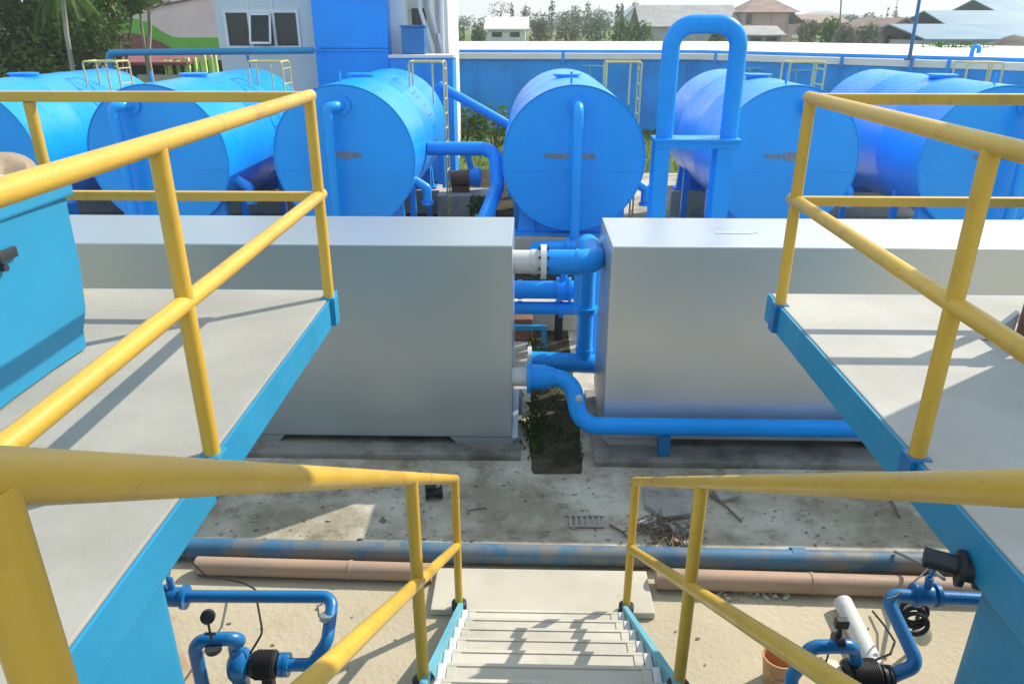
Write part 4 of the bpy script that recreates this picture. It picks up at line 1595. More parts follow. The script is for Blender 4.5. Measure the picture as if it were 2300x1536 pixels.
# pilasters
for k in range(14):
    f_ = (k + 0.5) / 14
    P = A.lerp(B_, f_ / 0.55) if f_ < 0.55 else B_.lerp(C_, (f_ - 0.55) / 0.45)
    b.box((P.x - 0.05, P.y - 0.05, 0.01), (P.x + 0.05, P.y - 0.002, RZ - 0.202))
b.build('wall', RESB, t)
b = MB()
big = [(A.x - 0.15, A.y - 0.12), (B_.x + 0.03, B_.y - 0.13), (C_.x + 0.1, C_.y - 0.14), (C_.x + 14.2, 36), (B_.x + 8, 53.2), (A.x - 0.15, 53.2)]
b.prism([(x, y, RZ - 0.199) for (x, y) in big], (0, 0, 0.199))
b.build('roof', WALLW, t)
b = MB()
off = Vector((0.12, 0.35, 0))
pts = [Vector((A.x, A.y + 0.3, RZ + 0.06)), Vector((B_.x + 0.1, B_.y + 0.3, RZ + 0.06)), Vector((C_.x + 0.2, C_.y + 0.35, RZ + 0.06))]
b.tube(pts, 0.055, 12, 0.3)
b.build('roof_pipe', RESB, t)
for px in (1010, 1270, 1620, 1963, 2120, 2196):
    f_ = (px - 830) / 740
    P = A.lerp(B_, f_) if f_ < 1 else B_.lerp(C_, (px - 1570) / 890)
    b = MB()
    b.box((P.x - 0.05, P.y - 0.16, RZ - 0.32), (P.x + 0.05, P.y - 0.131, RZ + 0.10), 0.004)
    b.build('bracket', RESB, t)
for px in (1330, 1722, 1850):
    f_ = (px - 830) / 740
    P = A.lerp(B_, f_) if f_ < 1 else B_.lerp(C_, (px - 1570) / 890)
    b = MB()
    b.tube([(P.x, P.y - 0.35, RZ - 0.9), (P.x, P.y - 0.35, RZ - 0.42), (P.x + 0.45, P.y - 0.4, RZ - 0.42), (P.x + 0.5, P.y - 0.4, RZ - 0.62)], 0.03, 10, 0.06)
    b.tube([(P.x - 0.3, P.y - 0.35, RZ - 0.42), (P.x, P.y - 0.35, RZ - 0.42)], 0.025, 8)
    b.tube([(P.x, P.y - 0.35, RZ - 0.85), (P.x, P.y - 0.003, RZ - 0.85)], 0.025, 8)
    b.build('vent_elbow', CYANP, t)

# grass tufts between the reservoir and the tanks
rnd = random.Random(8)
b = MB()
vs, fs = [], []
for k in range(2600):
    x, y = rnd.uniform(-4.5, 6), rnd.uniform(20.3, 29)
    h = rnd.uniform(0.06, 0.22)
    a = rnd.uniform(0, 6.28)
    l = Vector((math.cos(a), math.sin(a), 0))
    s = Vector((-l.y, l.x, 0)) * 0.02
    p = Vector((x, y, 0))
    i = len(vs)
    vs += [p - s, p + s, p + l * h * .5 + Vector((0, 0, h))]
    fs.append((i, i + 1, i + 2))
b.add(vs, fs)
o = b.build('grass_tufts', WEED)
o['kind'] = 'stuff'
o['label'] = 'rough grass in front of the blue reservoir'
for i, (px, py, lab, mt) in enumerate(((1000, 300, 'pale flowering shrub under the sloping pipe', LEAFD), (1045, 318, 'yellow-green shrub below the sloping pipe, left of the rubble', LEAFB), (1110, 316, 'green shrub against the reservoir beside the centre tank', LEAFB))):
    q = at(px, py, Y=24)
    bush('shrub', lab, (q.x, 24, 0.7), (0.6, 0.5, 0.7), 500, 0.10, mt, 40 + i)

# ------------------------------------------------------------------ plant building, upper left
GY = 20.0
bl, br = at(492, 100, Y=GY), at(708, 100, Y=GY)
t = thing('office_building', ((bl.x + br.x) / 2, GY, 0), 'pale grey plant building with three dark window panes', 'building')
b = MB()
wz0, wz1 = at(590, 104, Y=GY).z, at(590, 29, Y=GY).z
wx0, wx1 = at(508, 66, Y=GY).x, at(671, 66, Y=GY).x
b.box((bl.x, GY, 0), (wx0, GY + 5, 7.2))
b.box((wx1, GY, 0), (br.x + 0.4, GY + 5, 7.2))
b.box((wx0, GY, 0), (wx1, GY + 5, wz0))
b.box((wx0, GY, wz1), (wx1, GY + 5, 7.2))
b.box((wx0, GY + 0.9, wz0), (wx1, GY + 5, wz1))
b.build('wall', WALLG, t)
b = MB()
b.box((bl.x - 0.3, GY - 0.35, 7.2), (br.x + 0.7, GY + 5.3, 7.4), 0.02)
b.build('roof', WALLW, t)
fr = None
b = MB()
ws = [wx0 + (wx1 - wx0) * k / 3 for k in range(4)]
for k in range(4):
    b.box((ws[k] - 0.035, GY - 0.03, wz0 - 0.03), (ws[k] + 0.035, GY + 0.08, wz1 + 0.03), 0.004)
for z in (wz0 - 0.03, wz1 + 0.03):
    b.box((wx0 - 0.036, GY - 0.032, z - 0.035), (wx1 + 0.036, GY + 0.082, z + 0.035), 0.004)
for xx in (ws[1], ws[2]):
    b.box((xx - 0.02, GY - 0.02, wz1 + 0.066), (xx + 0.02, GY - 0.001, wz1 + 1.0), 0.004)
fr = b.build('window', WHITE, t)
for k in (0, 2):
    b = MB()
    b.box((ws[k] + 0.036, GY + 0.03, wz0 + 0.006), (ws[k + 1] - 0.036, GY + 0.04, wz1 - 0.006))
    b.build('pane', GLASS, fr)
# centre sash swung out
Mr = Matrix.Rotation(R(-18), 3, 'X')
b = MB()
cx_, cz_ = (ws[1] + ws[2]) / 2, (wz0 + wz1) / 2
w_, h_ = (ws[2] - ws[1]) - 0.11, (wz1 - wz0) - 0.08
for (dx, dz, sx, sz) in ((-w_ / 2, 0, 0.05, h_), (w_ / 2, 0, 0.05, h_), (0, -h_ / 2, w_ + 0.05, 0.05), (0, h_ / 2, w_ + 0.05, 0.05)):
    o_ = Mr @ Vector((dx, 0, dz - h_ / 2)) + Vector((cx_, GY - 0.06, cz_ + h_ / 2))
    b.box(o_ - Vector((sx / 2, 0.02, sz / 2)), o_ + Vector((sx / 2, 0.02, sz / 2)), 0.0, None) if False else None
    bm = bmesh.new()
    bmesh.ops.create_cube(bm, size=1)
    for v in bm.verts:
        v.co = Mr @ Vector((v.co.x * sx + dx, v.co.y * 0.04, v.co.z * sz + dz - h_ / 2)) + Vector((cx_, GY - 0.06, cz_ + h_ / 2))
    b.addbm(bm)
sa = b.build('open_sash', WHITE, fr)
b = MB()
bm = bmesh.new()
bmesh.ops.create_cube(bm, size=1)
for v in bm.verts:
    v.co = Mr @ Vector((v.co.x * (w_ - 0.05), v.co.y * 0.01, v.co.z * (h_ - 0.05) - h_ / 2)) + Vector((cx_, GY - 0.06, cz_ + h_ / 2))
b.addbm(bm)
b.build('sash_pane', GLASS, fr)
# blue tower bay
t = thing('blue_tower', (at(788, 100, Y=19.4).x, 19.4, 0), 'tall plain blue steel tank wall right of the grey building', 'tower')
x0, x1 = at(703, 60, Y=19.4).x, at(869, 60, Y=19.4).x
zj = at(780, 110, Y=19.4).z
b = MB()
b.box((x0, 19.4, 0.01), (x1, 22.6, zj), 0.01)
b.box((x0, 19.4, zj + 0.012), (x1, 22.6, 7.6), 0.01)
b.build('panel', PIPE, t)
b = MB()
b.box((x0 - 0.02, 19.37, zj - 0.06), (x1 + 0.02, 19.398, zj + 0.0), 0.004)
b.build('seam_strip', PIPE, t)
# white pump house with stack of pipes
t = thing('pump_house', (at(935, 100, Y=19.9).x, 20, 0), 'white walled pump house right of the blue tower', 'building')
x0, x1 = at(870, 60, Y=19.9).x + 0.02, at(1000, 60, Y=19.9).x
b = MB()
b.box((x0, 20.6, 0), (x1, 23.5, 7.0))
b.box((x0, 19.9, 0), (x0 + 0.42, 20.599, 7.0), 0.01)
b.build('wall', WALLW, t)
b = MB()
zz = at(930, 60, Y=20.5).z
b.box((x0 + 0.5, 20.56, zz), (x0 + 0.86, 20.6 - 0.002, zz + 0.42), 0.004)
b.build('window', GLASS, t)
for k, px in enumerate((945, 958, 969, 983, 993)):
    p = at(px, 60, Y=20.2)
    b = MB()
    lean = 0.25 if k < 3 else 0.0
    b.tube([(p.x + lean, 20.2, 0.3), (p.x + lean, 20.2, zz - 0.5), (p.x, 20.2, zz + 0.4), (p.x, 20.2, 6.6)], 0.05, 10, 0.2)
    b.build('drain_pipe', WALLW if k % 2 == 0 else ROOFG, t)
w0_, w1_ = at(874, 124, Y=18.9), at(1016, 124, Y=18.9)
t = thing('retaining_wall', ((w0_.x + w1_.x) / 2, 18.9, 0), 'low blue wall with pale coping in front of the white pump house', 'wall')
b = MB()
b.box((w0_.x, 18.9, 0.01), (w1_.x, 19.78, w0_.z - 0.07))
b.build('wall', RESB, t)
b = MB()
b.box((w0_.x - 0.02, 18.86, w0_.z - 0.069), (w1_.x + 0.04, 19.80, w0_.z), 0.01)
b.build('coping', WALLW, t)
p0, p1 = at(903, 118, Y=19.2), at(952, 62, Y=19.2)
b = MB()
b.box((p0.x, 19.2, w0_.z + 0.002), (p1.x, 19.72, p1.z), 0.02)
b.box((p0.x - 0.03, 19.17, p1.z + 0.001), (p1.x + 0.03, 19.75, p1.z + 0.05), 0.01)
tag(b.build('control_cabinet', PUMPB, loc=((p0.x + p1.x) / 2, 19.5, 0)), 'dull blue cabinet on the low blue wall before the white pump house', 'cabinet')
t = thing('overhead_pipe', (at(470, 110, Y=18.7).x, 18.7, 0), 'long horizontal blue pipe crossing in front of the grey building, with a drop leg', 'pipe')
q0, q1 = at(243, 119, Y=18.7), at(704, 114, Y=18.7)
b = MB()
b.tube([(q0.x, 18.7, 0.02), (q0.x, 18.7, q0.z), (q1.x, 18.7, q1.z)], 0.075, 18, 0.12)
b.build('pipe_run', CYAN, t)
b = MB()
for px in (555,):
    p = at(px, 118, Y=18.7)
    b.cyl((p.x, 18.7, 0.02), (p.x, 18.7, p.z - 0.06), 0.03, 10)
b.build('support_post', CYAN, t)

# pink hall, upper left
HY = 36.0
t = thing('pink_hall', (at(400, 80, Y=HY).x, HY, 0), 'pink wall hall with wavy green band behind the trees', 'building')
x0, x1 = at(120, 60, Y=HY).x, at(600, 60, Y=HY).x
b = MB()
b.box((x0, HY, 0), (x1, HY + 8, 6.5))
b.build('wall', PINK, t)


def band(pts_top, pts_bot, y, mat, name, th):
    b = MB()
    P = [at(px, py, Y=y) for (px, py) in pts_top] + [at(px, py, Y=y) for (px, py) in reversed(pts_bot)]
    b.prism([(p.x, y, p.z) for p in P], (0, th, 0))
    return b.build(name, mat, t)


band([(150, 45), (230, 45), (305, 42), (335, 52), (360, 70), (385, 83), (410, 85), (600, 84)], [(150, 112), (300, 112), (340, 112), (385, 112), (410, 112), (600, 112)], HY - 0.06, LIME, 'green_band', 0.058)
band([(150, 76), (300, 75), (330, 84), (360, 95), (385, 109)], [(150, 130), (250, 130), (320, 130), (350, 130), (386, 130)], HY - 0.12, MAROON, 'maroon_band', 0.058)
b = MB()
p = at(330, 20, Y=HY)
pts = [at(332, 22, Y=HY - .1), at(360, 12, Y=HY - .1), at(400, 5, Y=HY - .1), at(470, -10, Y=HY - .1)]
b.tube(pts, 0.04, 8)
b.build('trim_line', BARK, t)

PYY = 30.0
t = thing('low_pavilion', (at(380, 130, Y=PYY).x, PYY, 0), 'low open pavilion with maroon roof and lime columns left of the grey building', 'building')
r0, r1 = at(235, 122, Y=PYY), at(440, 122, Y=PYY)
rb = at(330, 146, Y=PYY)
b = MB()
x0, x1 = at(235, 140, Y=PYY).x, at(500, 140, Y=PYY).x
b.prism([(x0, PYY - 0.3, rb.z), (x0, PYY - 0.3, rb.z + 0.10), (x0, PYY + 4, r0.z + 0.02), (x0, PYY + 4, r0.z - 0.1)], (at(425, 130, Y=PYY).x - x0, 0, 0))
b.build('roof', MAROON, t)
zb_ = at(430, 168, Y=PYY).z
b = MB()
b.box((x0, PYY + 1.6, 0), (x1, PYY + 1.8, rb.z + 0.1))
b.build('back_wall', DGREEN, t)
b = MB()
b.box((x0 + 1.2, PYY - 0.1, 0), (x1, PYY + 0.2, zb_), 0.01)
b.build('base_wall', PALECON, t)
for (px, wd) in ((372, 3), (381, 7), (400, 3), (421, 9), (440, 3), (458, 9), (476, 3), (486, 4)):
    p = at(px, 150, Y=PYY)
    w = wd * 0.016
    b = MB()
    b.box((p.x - w / 1.5, PYY - 0.05, zb_ + 0.001), (p.x + w / 1.5, PYY + 0.1, at(px, 136 if px < 410 else (130 if px < 450 else 122), Y=PYY).z), 0.006)
    b.build('column', LIMEP, t)
b = MB()
for px in (392, 410, 432, 449, 468):
    p = at(px, 150, Y=PYY)
    b.box((p.x - 0.12, PYY + 0.3, zb_ - 0.3), (p.x + 0.12, PYY + 0.35, rb.z + 0.2))
b.build('screen', LIME, t)

# ------------------------------------------------------------------ trees left
p = at(90, 180, Y=23)
cz = lambda px, py, Y: tuple(at(px, py, Y=Y))
tree('broad_tree', 'big dense dark green tree filling the upper left corner', (p.x, 23, 0),
     [(cz(20, 120, 23), (1.5, 1.3, 1.3)), (cz(110, 140, 23), (1.3, 1.2, 1.1)), (cz(170, 100, 23), (1.1, 1.0, 1.2)), (cz(40, 30, 23.5), (1.6, 1.3, 1.3)),
      (cz(130, 30, 23.5), (1.4, 1.2, 1.3)), (cz(205, 40, 23), (1.0, .9, 1.1)), (cz(-60, 80, 23), (1.5, 1.2, 2.0)), (cz(210, 145, 23), (0.6, .7, 0.6)), (cz(90, -60, 24), (2.2, 1.5, 1.5))],
     15000, 0.115, LEAFA, BARK, 0.2, seed=4, limbs=9)
p = at(262, 60, Y=25)
tree('feathery_tree', 'lighter leafy tree overlapping the pink hall, top cut by the frame', (p.x - 0.2, 25, 0),
     [(cz(248, 10, 25), (0.75, .8, 0.55)), (cz(222, 45, 25), (0.5, .6, 0.5)), (cz(298, -4, 25), (0.7, .7, 0.42)), (cz(240, -50, 25), (1.5, 1.2, 0.9))],
     3600, 0.10, LEAFA, BARK, 0.12, seed=14, limbs=6)
t = thing('palm_tree', (at(140, 180, Y=21.5).x, 21.5, 0), 'bright green drooping palm in front of the dark tree', 'tree')
ptop = at(138, -28, Y=21.5)
b = MB()
b.tube([(at(165, 185, Y=21.5).x, 21.5, -0.1), at(166, 170, Y=21.5), at(150, 80, Y=21.5), tuple(ptop)], 0.06, 10)
b.build('trunk', PBARK, t)
rnd = random.Random(17)
for k in range(11):
    a = -0.2 + k / 11 * 6.283
    L_ = rnd.uniform(1.3, 1.9)
    pts = []
    for i in range(9):
        s = i / 8
        pts.append(Vector((ptop.x + math.cos(a) * L_ * 0.62 * s, 21.5 + math.sin(a) * L_ * 0.62 * s, ptop.z + 0.5 * s - 1.6 * s * s * L_ * 0.7)))
    b = MB()
    b.tube(pts, 0.014, 5)
    vs, fs = [], []
    for i in range(1, 9):
        for w in range(4):
            q = pts[i - 1].lerp(pts[i], w / 4)
            d = (pts[i] - pts[i - 1]).normalized()
            sd = d.cross(Vector((0, 0, 1))).normalized()
            for sg in (-1, 1):
                ln = 0.34 * (1 - 0.5 * i / 8)
                e = q + sd * sg * ln * 0.6 + d * ln * 0.5 - Vector((0, 0, ln * 0.55))
                j = len(vs)
                vs += [q - d * 0.02, q + d * 0.02, e]
                fs.append((j, j + 1, j + 2))
    b.add(vs, fs)
    b.build('frond', LEAFB, t)
t = thing('slender_tree', (at(330, 110, Y=27).x, 27, 0), 'slim pale twin-stemmed tree in front of the pink hall', 'tree')
pa, pb = at(333, 130, Y=27), at(331, -40, Y=27)
pc = at(309, -20, Y=27)
b = MB()
b.tube([(pa.x, 27, -0.1), (pa.x, 27, pa.z), at(337, 60, Y=27), (pb.x, 27, pb.z)], 0.07, 9, radii=[0.09, 0.075, 0.065, 0.05])
b.tube([(pa.x - 0.05, 27, -0.1), (pa.x - 0.08, 27, pa.z), at(318, 60, Y=27), (pc.x, 27, pc.z)], 0.05, 9, radii=[0.07, 0.05, 0.045, 0.03])
b.build('trunk', PBARK, t)
b = MB()
leaves(b, [(tuple(at(330, -25, Y=27)), (0.9, .8, 0.55))], 900, 0.09, 9)
b.build('crown', LEAFA, t)

# ------------------------------------------------------------------ far background, right
def gable(name, label, px0, px1, py_eave, py_ridge, py_base, Y, wall, roof, depth=6, cat='house', axis='x', eave=0.3, window=True):
    """house with its ridge along X (axis x) or along Y (axis y)"""
    a0, a1 = at(px0, py_eave, Y=Y), at(px1, py_eave, Y=Y)
    zr, zb_ = at((px0 + px1) / 2, py_ridge, Y=Y).z, at(px0, py_base, Y=Y).z
    t = thing(name, ((a0.x + a1.x) / 2, Y, zb_), label, cat)
    b = MB()
    ze = a0.z
    b.box((a0.x, Y, zb_ - 0.5), (a1.x, Y + depth, ze))
    if axis == 'y':
        xm = (a0.x + a1.x) / 2
        b.prism([(a0.x, Y, ze), (a1.x, Y, ze), (xm, Y, zr - 0.08)], (0, depth, 0))
    b.build('wall', wall, t)
    b = MB()
    if axis == 'x':
        ym = Y + depth / 2
        zr2 = ze + (zr - ze) * 1.15
        b.prism([(a0.x - eave, Y - eave, ze), (a0.x - eave, Y - eave, ze + 0.1), (a0.x - eave, ym, zr2 + 0.1), (a0.x - eave, Y + depth + eave, ze + 0.1), (a0.x - eave, Y + depth + eave, ze), (a0.x - eave, ym, zr2)], (a1.x - a0.x + 2 * eave, 0, 0))
    else:
        xm = (a0.x + a1.x) / 2
        b.prism([(a0.x - eave, Y - eave, ze - 0.05), (xm, Y - eave, zr), (a1.x + eave, Y - eave, ze - 0.05), (a1.x + eave, Y - eave, ze + 0.07), (xm, Y - eave, zr + 0.12), (a0.x - eave, Y - eave, ze + 0.07)], (0, depth + 2 * eave, 0))
    b.build('roof', roof, t)
    if window:
        for f_ in (0.25, 0.72):
            wx = a0.x + (a1.x - a0.x) * f_
            b = MB()
            h_ = (ze - zb_)
            b.box((wx - 0.4, Y - 0.03, zb_ + h_ * 0.35), (wx + 0.4, Y - 0.002, zb_ + h_ * 0.8))
            b.build('window', GLASS, t)
    return t


gable('field_shed', 'white roofed shed on the field behind the reservoir', 1095, 1180, 68, 44, 92, 66, WALLW, WALLW, 6, 'shed')
gable('arch_building', 'pale grey rounded barn end among the far trees', 1404, 1446, 42, 16, 72, 120, WALLG, WALLG, 8, 'barn', 'y', window=False)
gable('grey_barn', 'dull grey gabled barn behind the inverted U pipe', 1442, 1660, 62, 18, 92, 92, ROOFG, ROOFG, 10, 'barn', 'x', window=False)
# pink two storey house with a hip roof
Y = 92
a0, a1 = at(1672, 28, Y=Y), at(1786, 28, Y=Y)
zb_, zr = at(1700, 92, Y=Y).z, at(1730, -2, Y=Y).z
t = thing('pink_house', ((a0.x + a1.x) / 2, Y, zb_), 'pink two-storey house with brown hip roof beside the inverted U pipe', 'house')
b = MB()
b.box((a0.x, Y, zb_ - 0.5), (a1.x, Y + 7, a0.z))
b.build('wall', PINKH, t)
b = MB()
e = 0.5
xm = (a0.x + a1.x) / 2
V = [(a0.x - e, Y - e, a0.z), (a1.x + e, Y - e, a0.z), (a1.x + e, Y + 7 + e, a0.z), (a0.x - e, Y + 7 + e, a0.z), (xm - 0.6, Y + 3.5, zr + 0.35), (xm + 0.6, Y + 3.5, zr + 0.35)]
b.add(V, [(3, 2, 1, 0), (0, 1, 5, 4), (1, 2, 5), (2, 3, 4, 5), (3, 0, 4)])
b.build('roof', ROOFB, t)
b = MB()
for px in (1694, 1733, 1770):
    p = at(px, 40, Y=Y)
    b.box((p.x - 0.06, Y - 0.08, zb_), (p.x + 0.06, Y - 0.002, a0.z - 0.01))
b.build('pilaster', HOUSEB, t)
for px in (1682, 1778):
    p = at(px, 44, Y=Y)
    b = MB()
    b.box((p.x - 0.3, Y - 0.04, p.z - 0.5), (p.x + 0.3, Y - 0.002, p.z + 0.6))
    b.build('window', GLASS, t)
gable('lean_shed', 'small grey shed in front of the pink house', 1680, 1755, 82, 64, 98, 62, ROOFG, ROOFG, 5, 'shed', 'x')
gable('long_house', 'low brown roofed house right of the pink house', 1815, 1905, 54, 36, 70, 110, HOUSEB, ROOFB, 10, 'house', 'x')
gable('brown_house', 'brown plastered house with half-ruined gable near the leaning pole', 1985, 2068, 72, 44, 112, 58, HOUSEB, ROOFB, 8, 'house', 'y')
gable('metal_shed', 'large pale blue corrugated roof shed at the upper right', 2090, 2420, 92, 62, 112, 52, WALLG, CORR, 10, 'shed', 'x', 0.6)
gable('metal_shed', 'rear blue corrugated roof rising above the front one', 2150, 2450, 68, 30, 90, 66, CORR, CORR, 10, 'shed', 'x', 0.6, window=False)
gable('tall_shed', 'tallest pale roof cut by the right frame edge', 2255, 2480, 34, 2, 60, 80, CORR, CORR, 10, 'shed', 'x', 0.6, window=False)
# gravel heap right
g0 = at(2290, 118, Y=40)
m = MB()
nn = 22
vs = []
rnd = random.Random(19)
for j in range(nn + 1):
    for i in range(nn + 1):
        u, v = i / nn * 2 - 1, j / nn * 2 - 1
        rr_ = min(1, math.hypot(u, v))
        zz = 3.25 * (1 - rr_ ** 1.3) + (rnd.uniform(-.08, .08) if rr_ < 0.97 else 0)
        vs.append((g0.x + 1.6 + u * 5.2, 43.5 + v * 4.5, max(0.0, zz)))
m.add(vs, [(j * (nn + 1) + i, j * (nn + 1) + i + 1, (j + 1) * (nn + 1) + i + 1, (j + 1) * (nn + 1) + i) for j in range(nn) for i in range(nn)], True)
tag(m.build('gravel_heap', GRAVEL, loc=(g0.x, 43, 0)), 'dark grey gravel heap at the right frame edge behind the reservoir', 'heap')
# hedge strip right
for i, (px, r_) in enumerate(((2095, 1.0), (2140, 1.2), (2180, 1.0))):
    q = at(px, 118, Y=38)
    bush('low_hedge', ('grass-green low hedge clump left of the gravel heap', 'middle green hedge clump between heap and leaning pole', 'green hedge clump right at the foot of the gravel heap')[i],
         (q.x, 38, q.z - 0.1), (r_, 0.8, 0.55), 420, 0.10, LEAFB, 60 + i)
# poles
p0, p1 = at(2056, 140, Y=23.2), at(2084, -20, Y=23.2)
t = thing('leaning_pole', (p0.x, 23.2, RZ), 'dark leaning pole standing on the reservoir edge', 'pole')
b = MB()
b.tube([(p0.x, 23.6, RZ + 0.002), (p1.x, 23.6, p1.z)], 0.05, 10, radii=[0.055, 0.045])
b.build('shaft', PUMPB, t)
b = MB()
b.ring((p0.x, 23.6, RZ + 0.001), (0, 0, 1), [(0, 0.14), (0.03, 0.14)], 14)
b.build('base_plate', DARKM, t)
p0, p1 = at(1890, 60, Y=100), at(1891, -30, Y=100)
b = MB()
b.tube([(p0.x, 100, 1.8), (p1.x, 100, p1.z)], 0.09, 8)
b.cyl((p1.x - 0.7, 100, p1.z - 1.0), (p1.x + 0.7, 100, p1.z - 1.0), 0.05, 6)
tag(b.build('utility_pole', BARK, loc=(p0.x, 100, 1.8)), 'thin far utility pole right of the pink house', 'pole')
p0 = at(2196, 118, Y=23.5)
t = thing('roof_vent', (p0.x, 24.5, RZ), 'blue gooseneck vent on the reservoir roof at the right', 'vent')
b = MB()
pv = at(2196, 140, Y=22.9)
b.tube([(pv.x, 23.3, RZ + 0.002), (pv.x, 23.3, RZ + 0.38), (pv.x + 0.18, 23.3, RZ + 0.38), (pv.x + 0.18, 23.3, RZ + 0.2)], 0.06, 14, 0.08)
b.build('neck', RESB, t)

# far trees: (px, top py, base py, width px, depth, leaf, kind)
far = [
    (1122, 2, 80, 46, 88, LEAFD, 'bare', 'bare branching tree left of the white shed roof top'),
    (1150, 10, 80, 14, 92, LEAFC, 'thin', 'narrow dark tree behind the white shed roof'),
    (1182, 9, 85, 30, 84, LEAFD, 'loose', 'pale loose tree right of the white shed'),
    (1215, 18, 85, 34, 96, LEAFC, 'loose', 'grey-green tree left of the tallest bare trunk'),
    (1238, -4, 85, 22, 90, LEAFC, 'thin', 'tallest thin dark trunk above the far hedge'),
    (1262, 22, 85, 40, 120, LEAFC, 'loose', 'hazy round tree right of the thin trunk'),
    (1300, 10, 85, 36, 105, LEAFC, 'loose', 'upright feathery tree in the far tree line'),
    (1318, 2, 85, 24, 98, LEAFC, 'thin', 'slim cypress-like tree in the far tree line'),
    (1350, 12, 88, 60, 90, LEAFC, 'loose', 'broad green tree at the middle of the far tree line'),
    (1384, 8, 85, 16, 96, LEAFC, 'thin', 'left one of two dark cypress trees before the rounded barn'),
    (1394, 7, 85, 14, 96, LEAFC, 'thin', 'right one of two dark cypress trees before the rounded barn'),
    (1418, 0, 40, 28, 135, LEAFC, 'loose', 'dark treetop above the rounded barn'),
    (1470, 26, 60, 30, 150, LEAFC, 'loose', 'distant tree between the rounded barn and the grey barn'),
    (1960, 25, 62, 46, 130, LEAFC, 'loose', 'round distant tree left of the conifer'),
    (2006, 8, 60, 30, 120, LEAFC, 'cone', 'grey-green conifer right of the thin far pole'),
    (1988, 22, 60, 14, 118, LEAFC, 'cone', 'small pointed conifer left of the larger conifer'),
    (2110, 22, 55, 60, 140, LEAFC, 'loose', 'wide distant tree right of the leaning pole'),
    (2145, 25, 50, 26, 138, LEAFC, 'loose', 'small round distant tree above the blue sheds'),
    (2196, 0, 50, 20, 110, LEAFC, 'cone', 'dark pointed tree above the rear blue shed'),
    (2250, 2, 60, 60, 150, LEAFC, 'loose', 'hazy tree mass left of the tallest pale roof'),
    (1905, 32, 60, 40, 150, LEAFC, 'loose', 'faint far tree behind the low brown house'),
    (1045, 34, 80, 60, 140, LEAFC, 'loose', 'hazy wide tree right of the pump house pipes'),
    (1105, 36, 80, 60, 145, LEAFC, 'loose', 'hazy low tree crown above the white shed roof left end'),
    (1170, 30, 80, 60, 142, LEAFC, 'loose', 'hazy low tree crown above the white shed roof right end'),
    (1225, 32, 85, 64, 138, LEAFC, 'loose', 'hazy wide tree below the tallest thin trunk'),
    (1285, 28, 85, 64, 141, LEAFC, 'loose', 'hazy wide tree filling the middle of the tree line'),
    (1345, 30, 85, 64, 136, LEAFC, 'loose', 'hazy wide tree behind the broad green tree'),
    (1465, 40, 80, 60, 160, LEAFC, 'loose', 'hazy low tree between the rounded barn and grey barn'),
    (1830, 40, 70, 60, 160, LEAFC, 'loose', 'hazy tree line left of the low brown house ridge'),
    (2040, 34, 70, 70, 150, LEAFC, 'loose', 'hazy wide tree just left of the leaning pole'),
]
for i, (px, pt, pb_, wpx, Y, leaf, kind, lab) in enumerate(far):
    base = at(px, pb_, Y=Y)
    top = at(px, pt, Y=Y)
    w = wpx / F * Y * 0.55
    zb_ = 1.9
    hgt = top.z - zb_
    cx_ = base.x
    if kind == 'bare':
        crowns = [((cx_ - w * .4, Y, top.z - hgt * .25), (w * .5, w * .5, hgt * .2)), ((cx_ + w * .5, Y, top.z - hgt * .18), (w * .5, w * .5, hgt * .16))]
        n = 130
    elif kind == 'thin':
        crowns = [((cx_, Y, zb_ + hgt * .62), (w * .55, w * .55, hgt * .36))]
        n = 260
    elif kind == 'cone':
        crowns = [((cx_, Y, zb_ + hgt * (.3 + .22 * k)), (w * (0.9 - .27 * k), w * (0.9 - .27 * k), hgt * .17)) for k in range(4)][:4]
        crowns = [(c, (max(.12, r[0]), max(.12, r[1]), r[2])) for (c, r) in crowns]
        n = 420
    else:
        rr = random.Random(100 + i)
        crowns = [((cx_ + rr.uniform(-.5, .5) * w, Y + rr.uniform(-.5, .5) * w, zb_ + hgt * rr.uniform(.4, .78)), (w * rr.uniform(.45, .7), w * .6, hgt * rr.uniform(.16, .26))) for k in range(5)]
        n = 620
    tree('far_tree', lab, (cx_, Y, zb_), crowns, n, 0.17 * Y / 95, leaf, BARK, 0.07 + 0.01 * hgt, 'tree', 'far trees behind the reservoir', 70 + i, 7 if kind == 'bare' else 4, top=top.z)

# hedge masses at the field edge
hedge = [
    (1020, 75, 40, 62, LEAFB, 'green hedge bush beside the pump house pipes'),
    (1075, 80, 26, 60, LEAFC, 'dark bush below the white shed roof'),
    (1215, 72, 40, 62, LEAFD, 'brownish grey bush right of the white shed'),
    (1275, 78, 46, 60, LEAFD, 'dry brown bush left of the broad green tree'),
    (1335, 70, 50, 64, LEAFC, 'tall green bush in front of the broad green tree'),
    (1395, 76, 44, 60, LEAFB, 'yellow-green bush below the two cypresses'),
    (1440, 80, 40, 58, LEAFB, 'yellow-green bush below the rounded barn'),
    (1620, 84, 40, 58, LEAFB, 'green bush seen inside the inverted U pipe'),
    (1815, 72, 34, 60, LEAFD, 'brown bush right of the pink house'),
    (1865, 70, 40, 57, LEAFB, 'bright green rounded bush between pink and brown houses'),
    (1900, 84, 40, 55, LEAFD, 'pale flowering bush in front of the bright green bush'),
    (1945, 82, 46, 56, LEAFC, 'olive bush left of the brown house'),
]
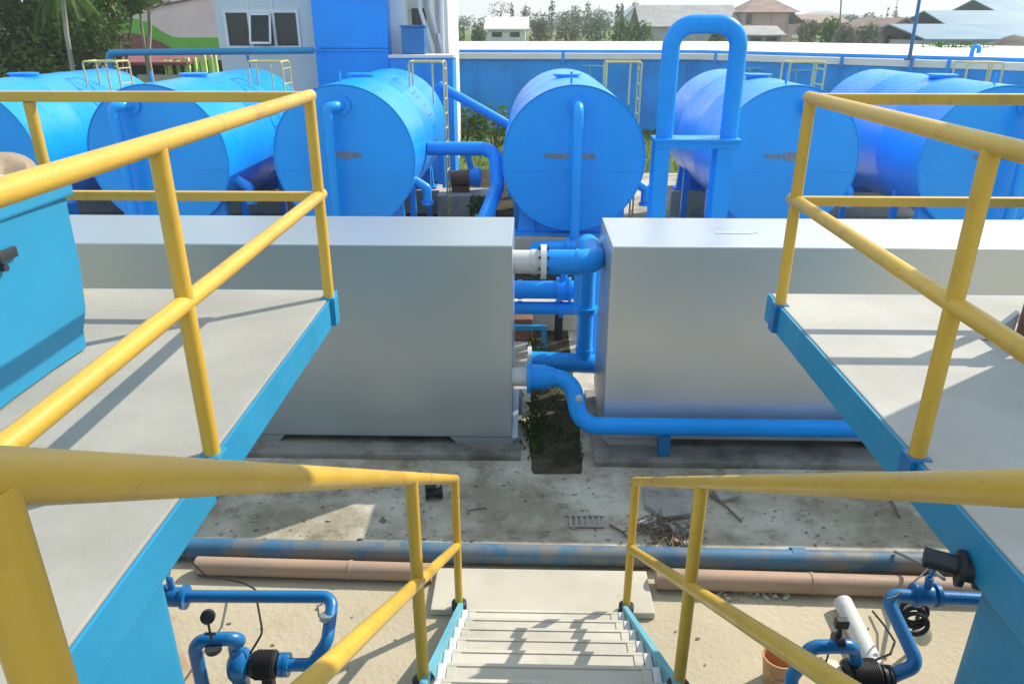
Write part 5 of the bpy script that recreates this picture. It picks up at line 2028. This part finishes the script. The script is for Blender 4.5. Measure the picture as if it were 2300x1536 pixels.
for i, (px, py, wpx, Y, leaf, lab) in enumerate(hedge):
    c = at(px, py, Y=Y)
    w = wpx / F * Y * 0.6
    bush('field_bush', lab, (c.x, Y, c.z - 0.1), (w, w * .8, 0.95), 900, 0.13, leaf, 200 + i, 'bushes along the field edge')
q = at(1255, 82, Y=75)
b = MB()
rnd = random.Random(77)
vs, fs = [], []
for k in range(5200):
    x, y = rnd.uniform(q.x - 13, q.x + 34), rnd.uniform(56, 66)
    h = rnd.uniform(0.2, 0.75)
    a = rnd.uniform(0, 6.28)
    l = Vector((math.cos(a), math.sin(a), 0))
    s = Vector((-l.y, l.x, 0)) * 0.05
    p = Vector((x, y, 1.95))
    i = len(vs)
    vs += [p - s, p + s, p + l * h * .4 + Vector((0, 0, h))]
    fs.append((i, i + 1, i + 2))
b.add(vs, fs)
o = b.build('tall_grass', LEAFB)
o['kind'] = 'stuff'
o['label'] = 'tall grass on the field behind the reservoir roof'

# low distant hills
m = MB()
vs, fs = [], []
nn = 80
for i in range(nn + 1):
    x = -690 + 1480 * i / nn
    h = 14 + 9 * math.sin(i * 0.35) + 6 * math.sin(i * 0.9 + 1)
    vs += [(x, 900, 0), (x, 940, h * 0.6), (x, 1020, h * 0.8)]
for i in range(nn):
    for j in range(2):
        a = i * 3 + j
        fs.append((a, a + 3, a + 4, a + 1))
m.add(vs, fs, True)
struct(m.build('hills', LEAFC))

# ------------------------------------------------------------------ haze
hm = bpy.data.materials.new('haze_air')
hm.use_nodes = True
hn = hm.node_tree
hn.nodes.clear()
ho = hn.nodes.new('ShaderNodeOutputMaterial')
hv = hn.nodes.new('ShaderNodeVolumePrincipled')
hv.inputs['Color'].default_value = (0.93, 0.97, 1.0, 1)
hv.inputs['Density'].default_value = 0.0013
hv.inputs['Anisotropy'].default_value = 0.2
hn.links.new(hv.outputs[0], ho.inputs['Volume'])
b = MB()
b.box((-710, -70, -1), (810, 1110, 40))
o = b.build('haze', hm)
o['kind'] = 'stuff'
o['label'] = 'thin pale haze over the far field'
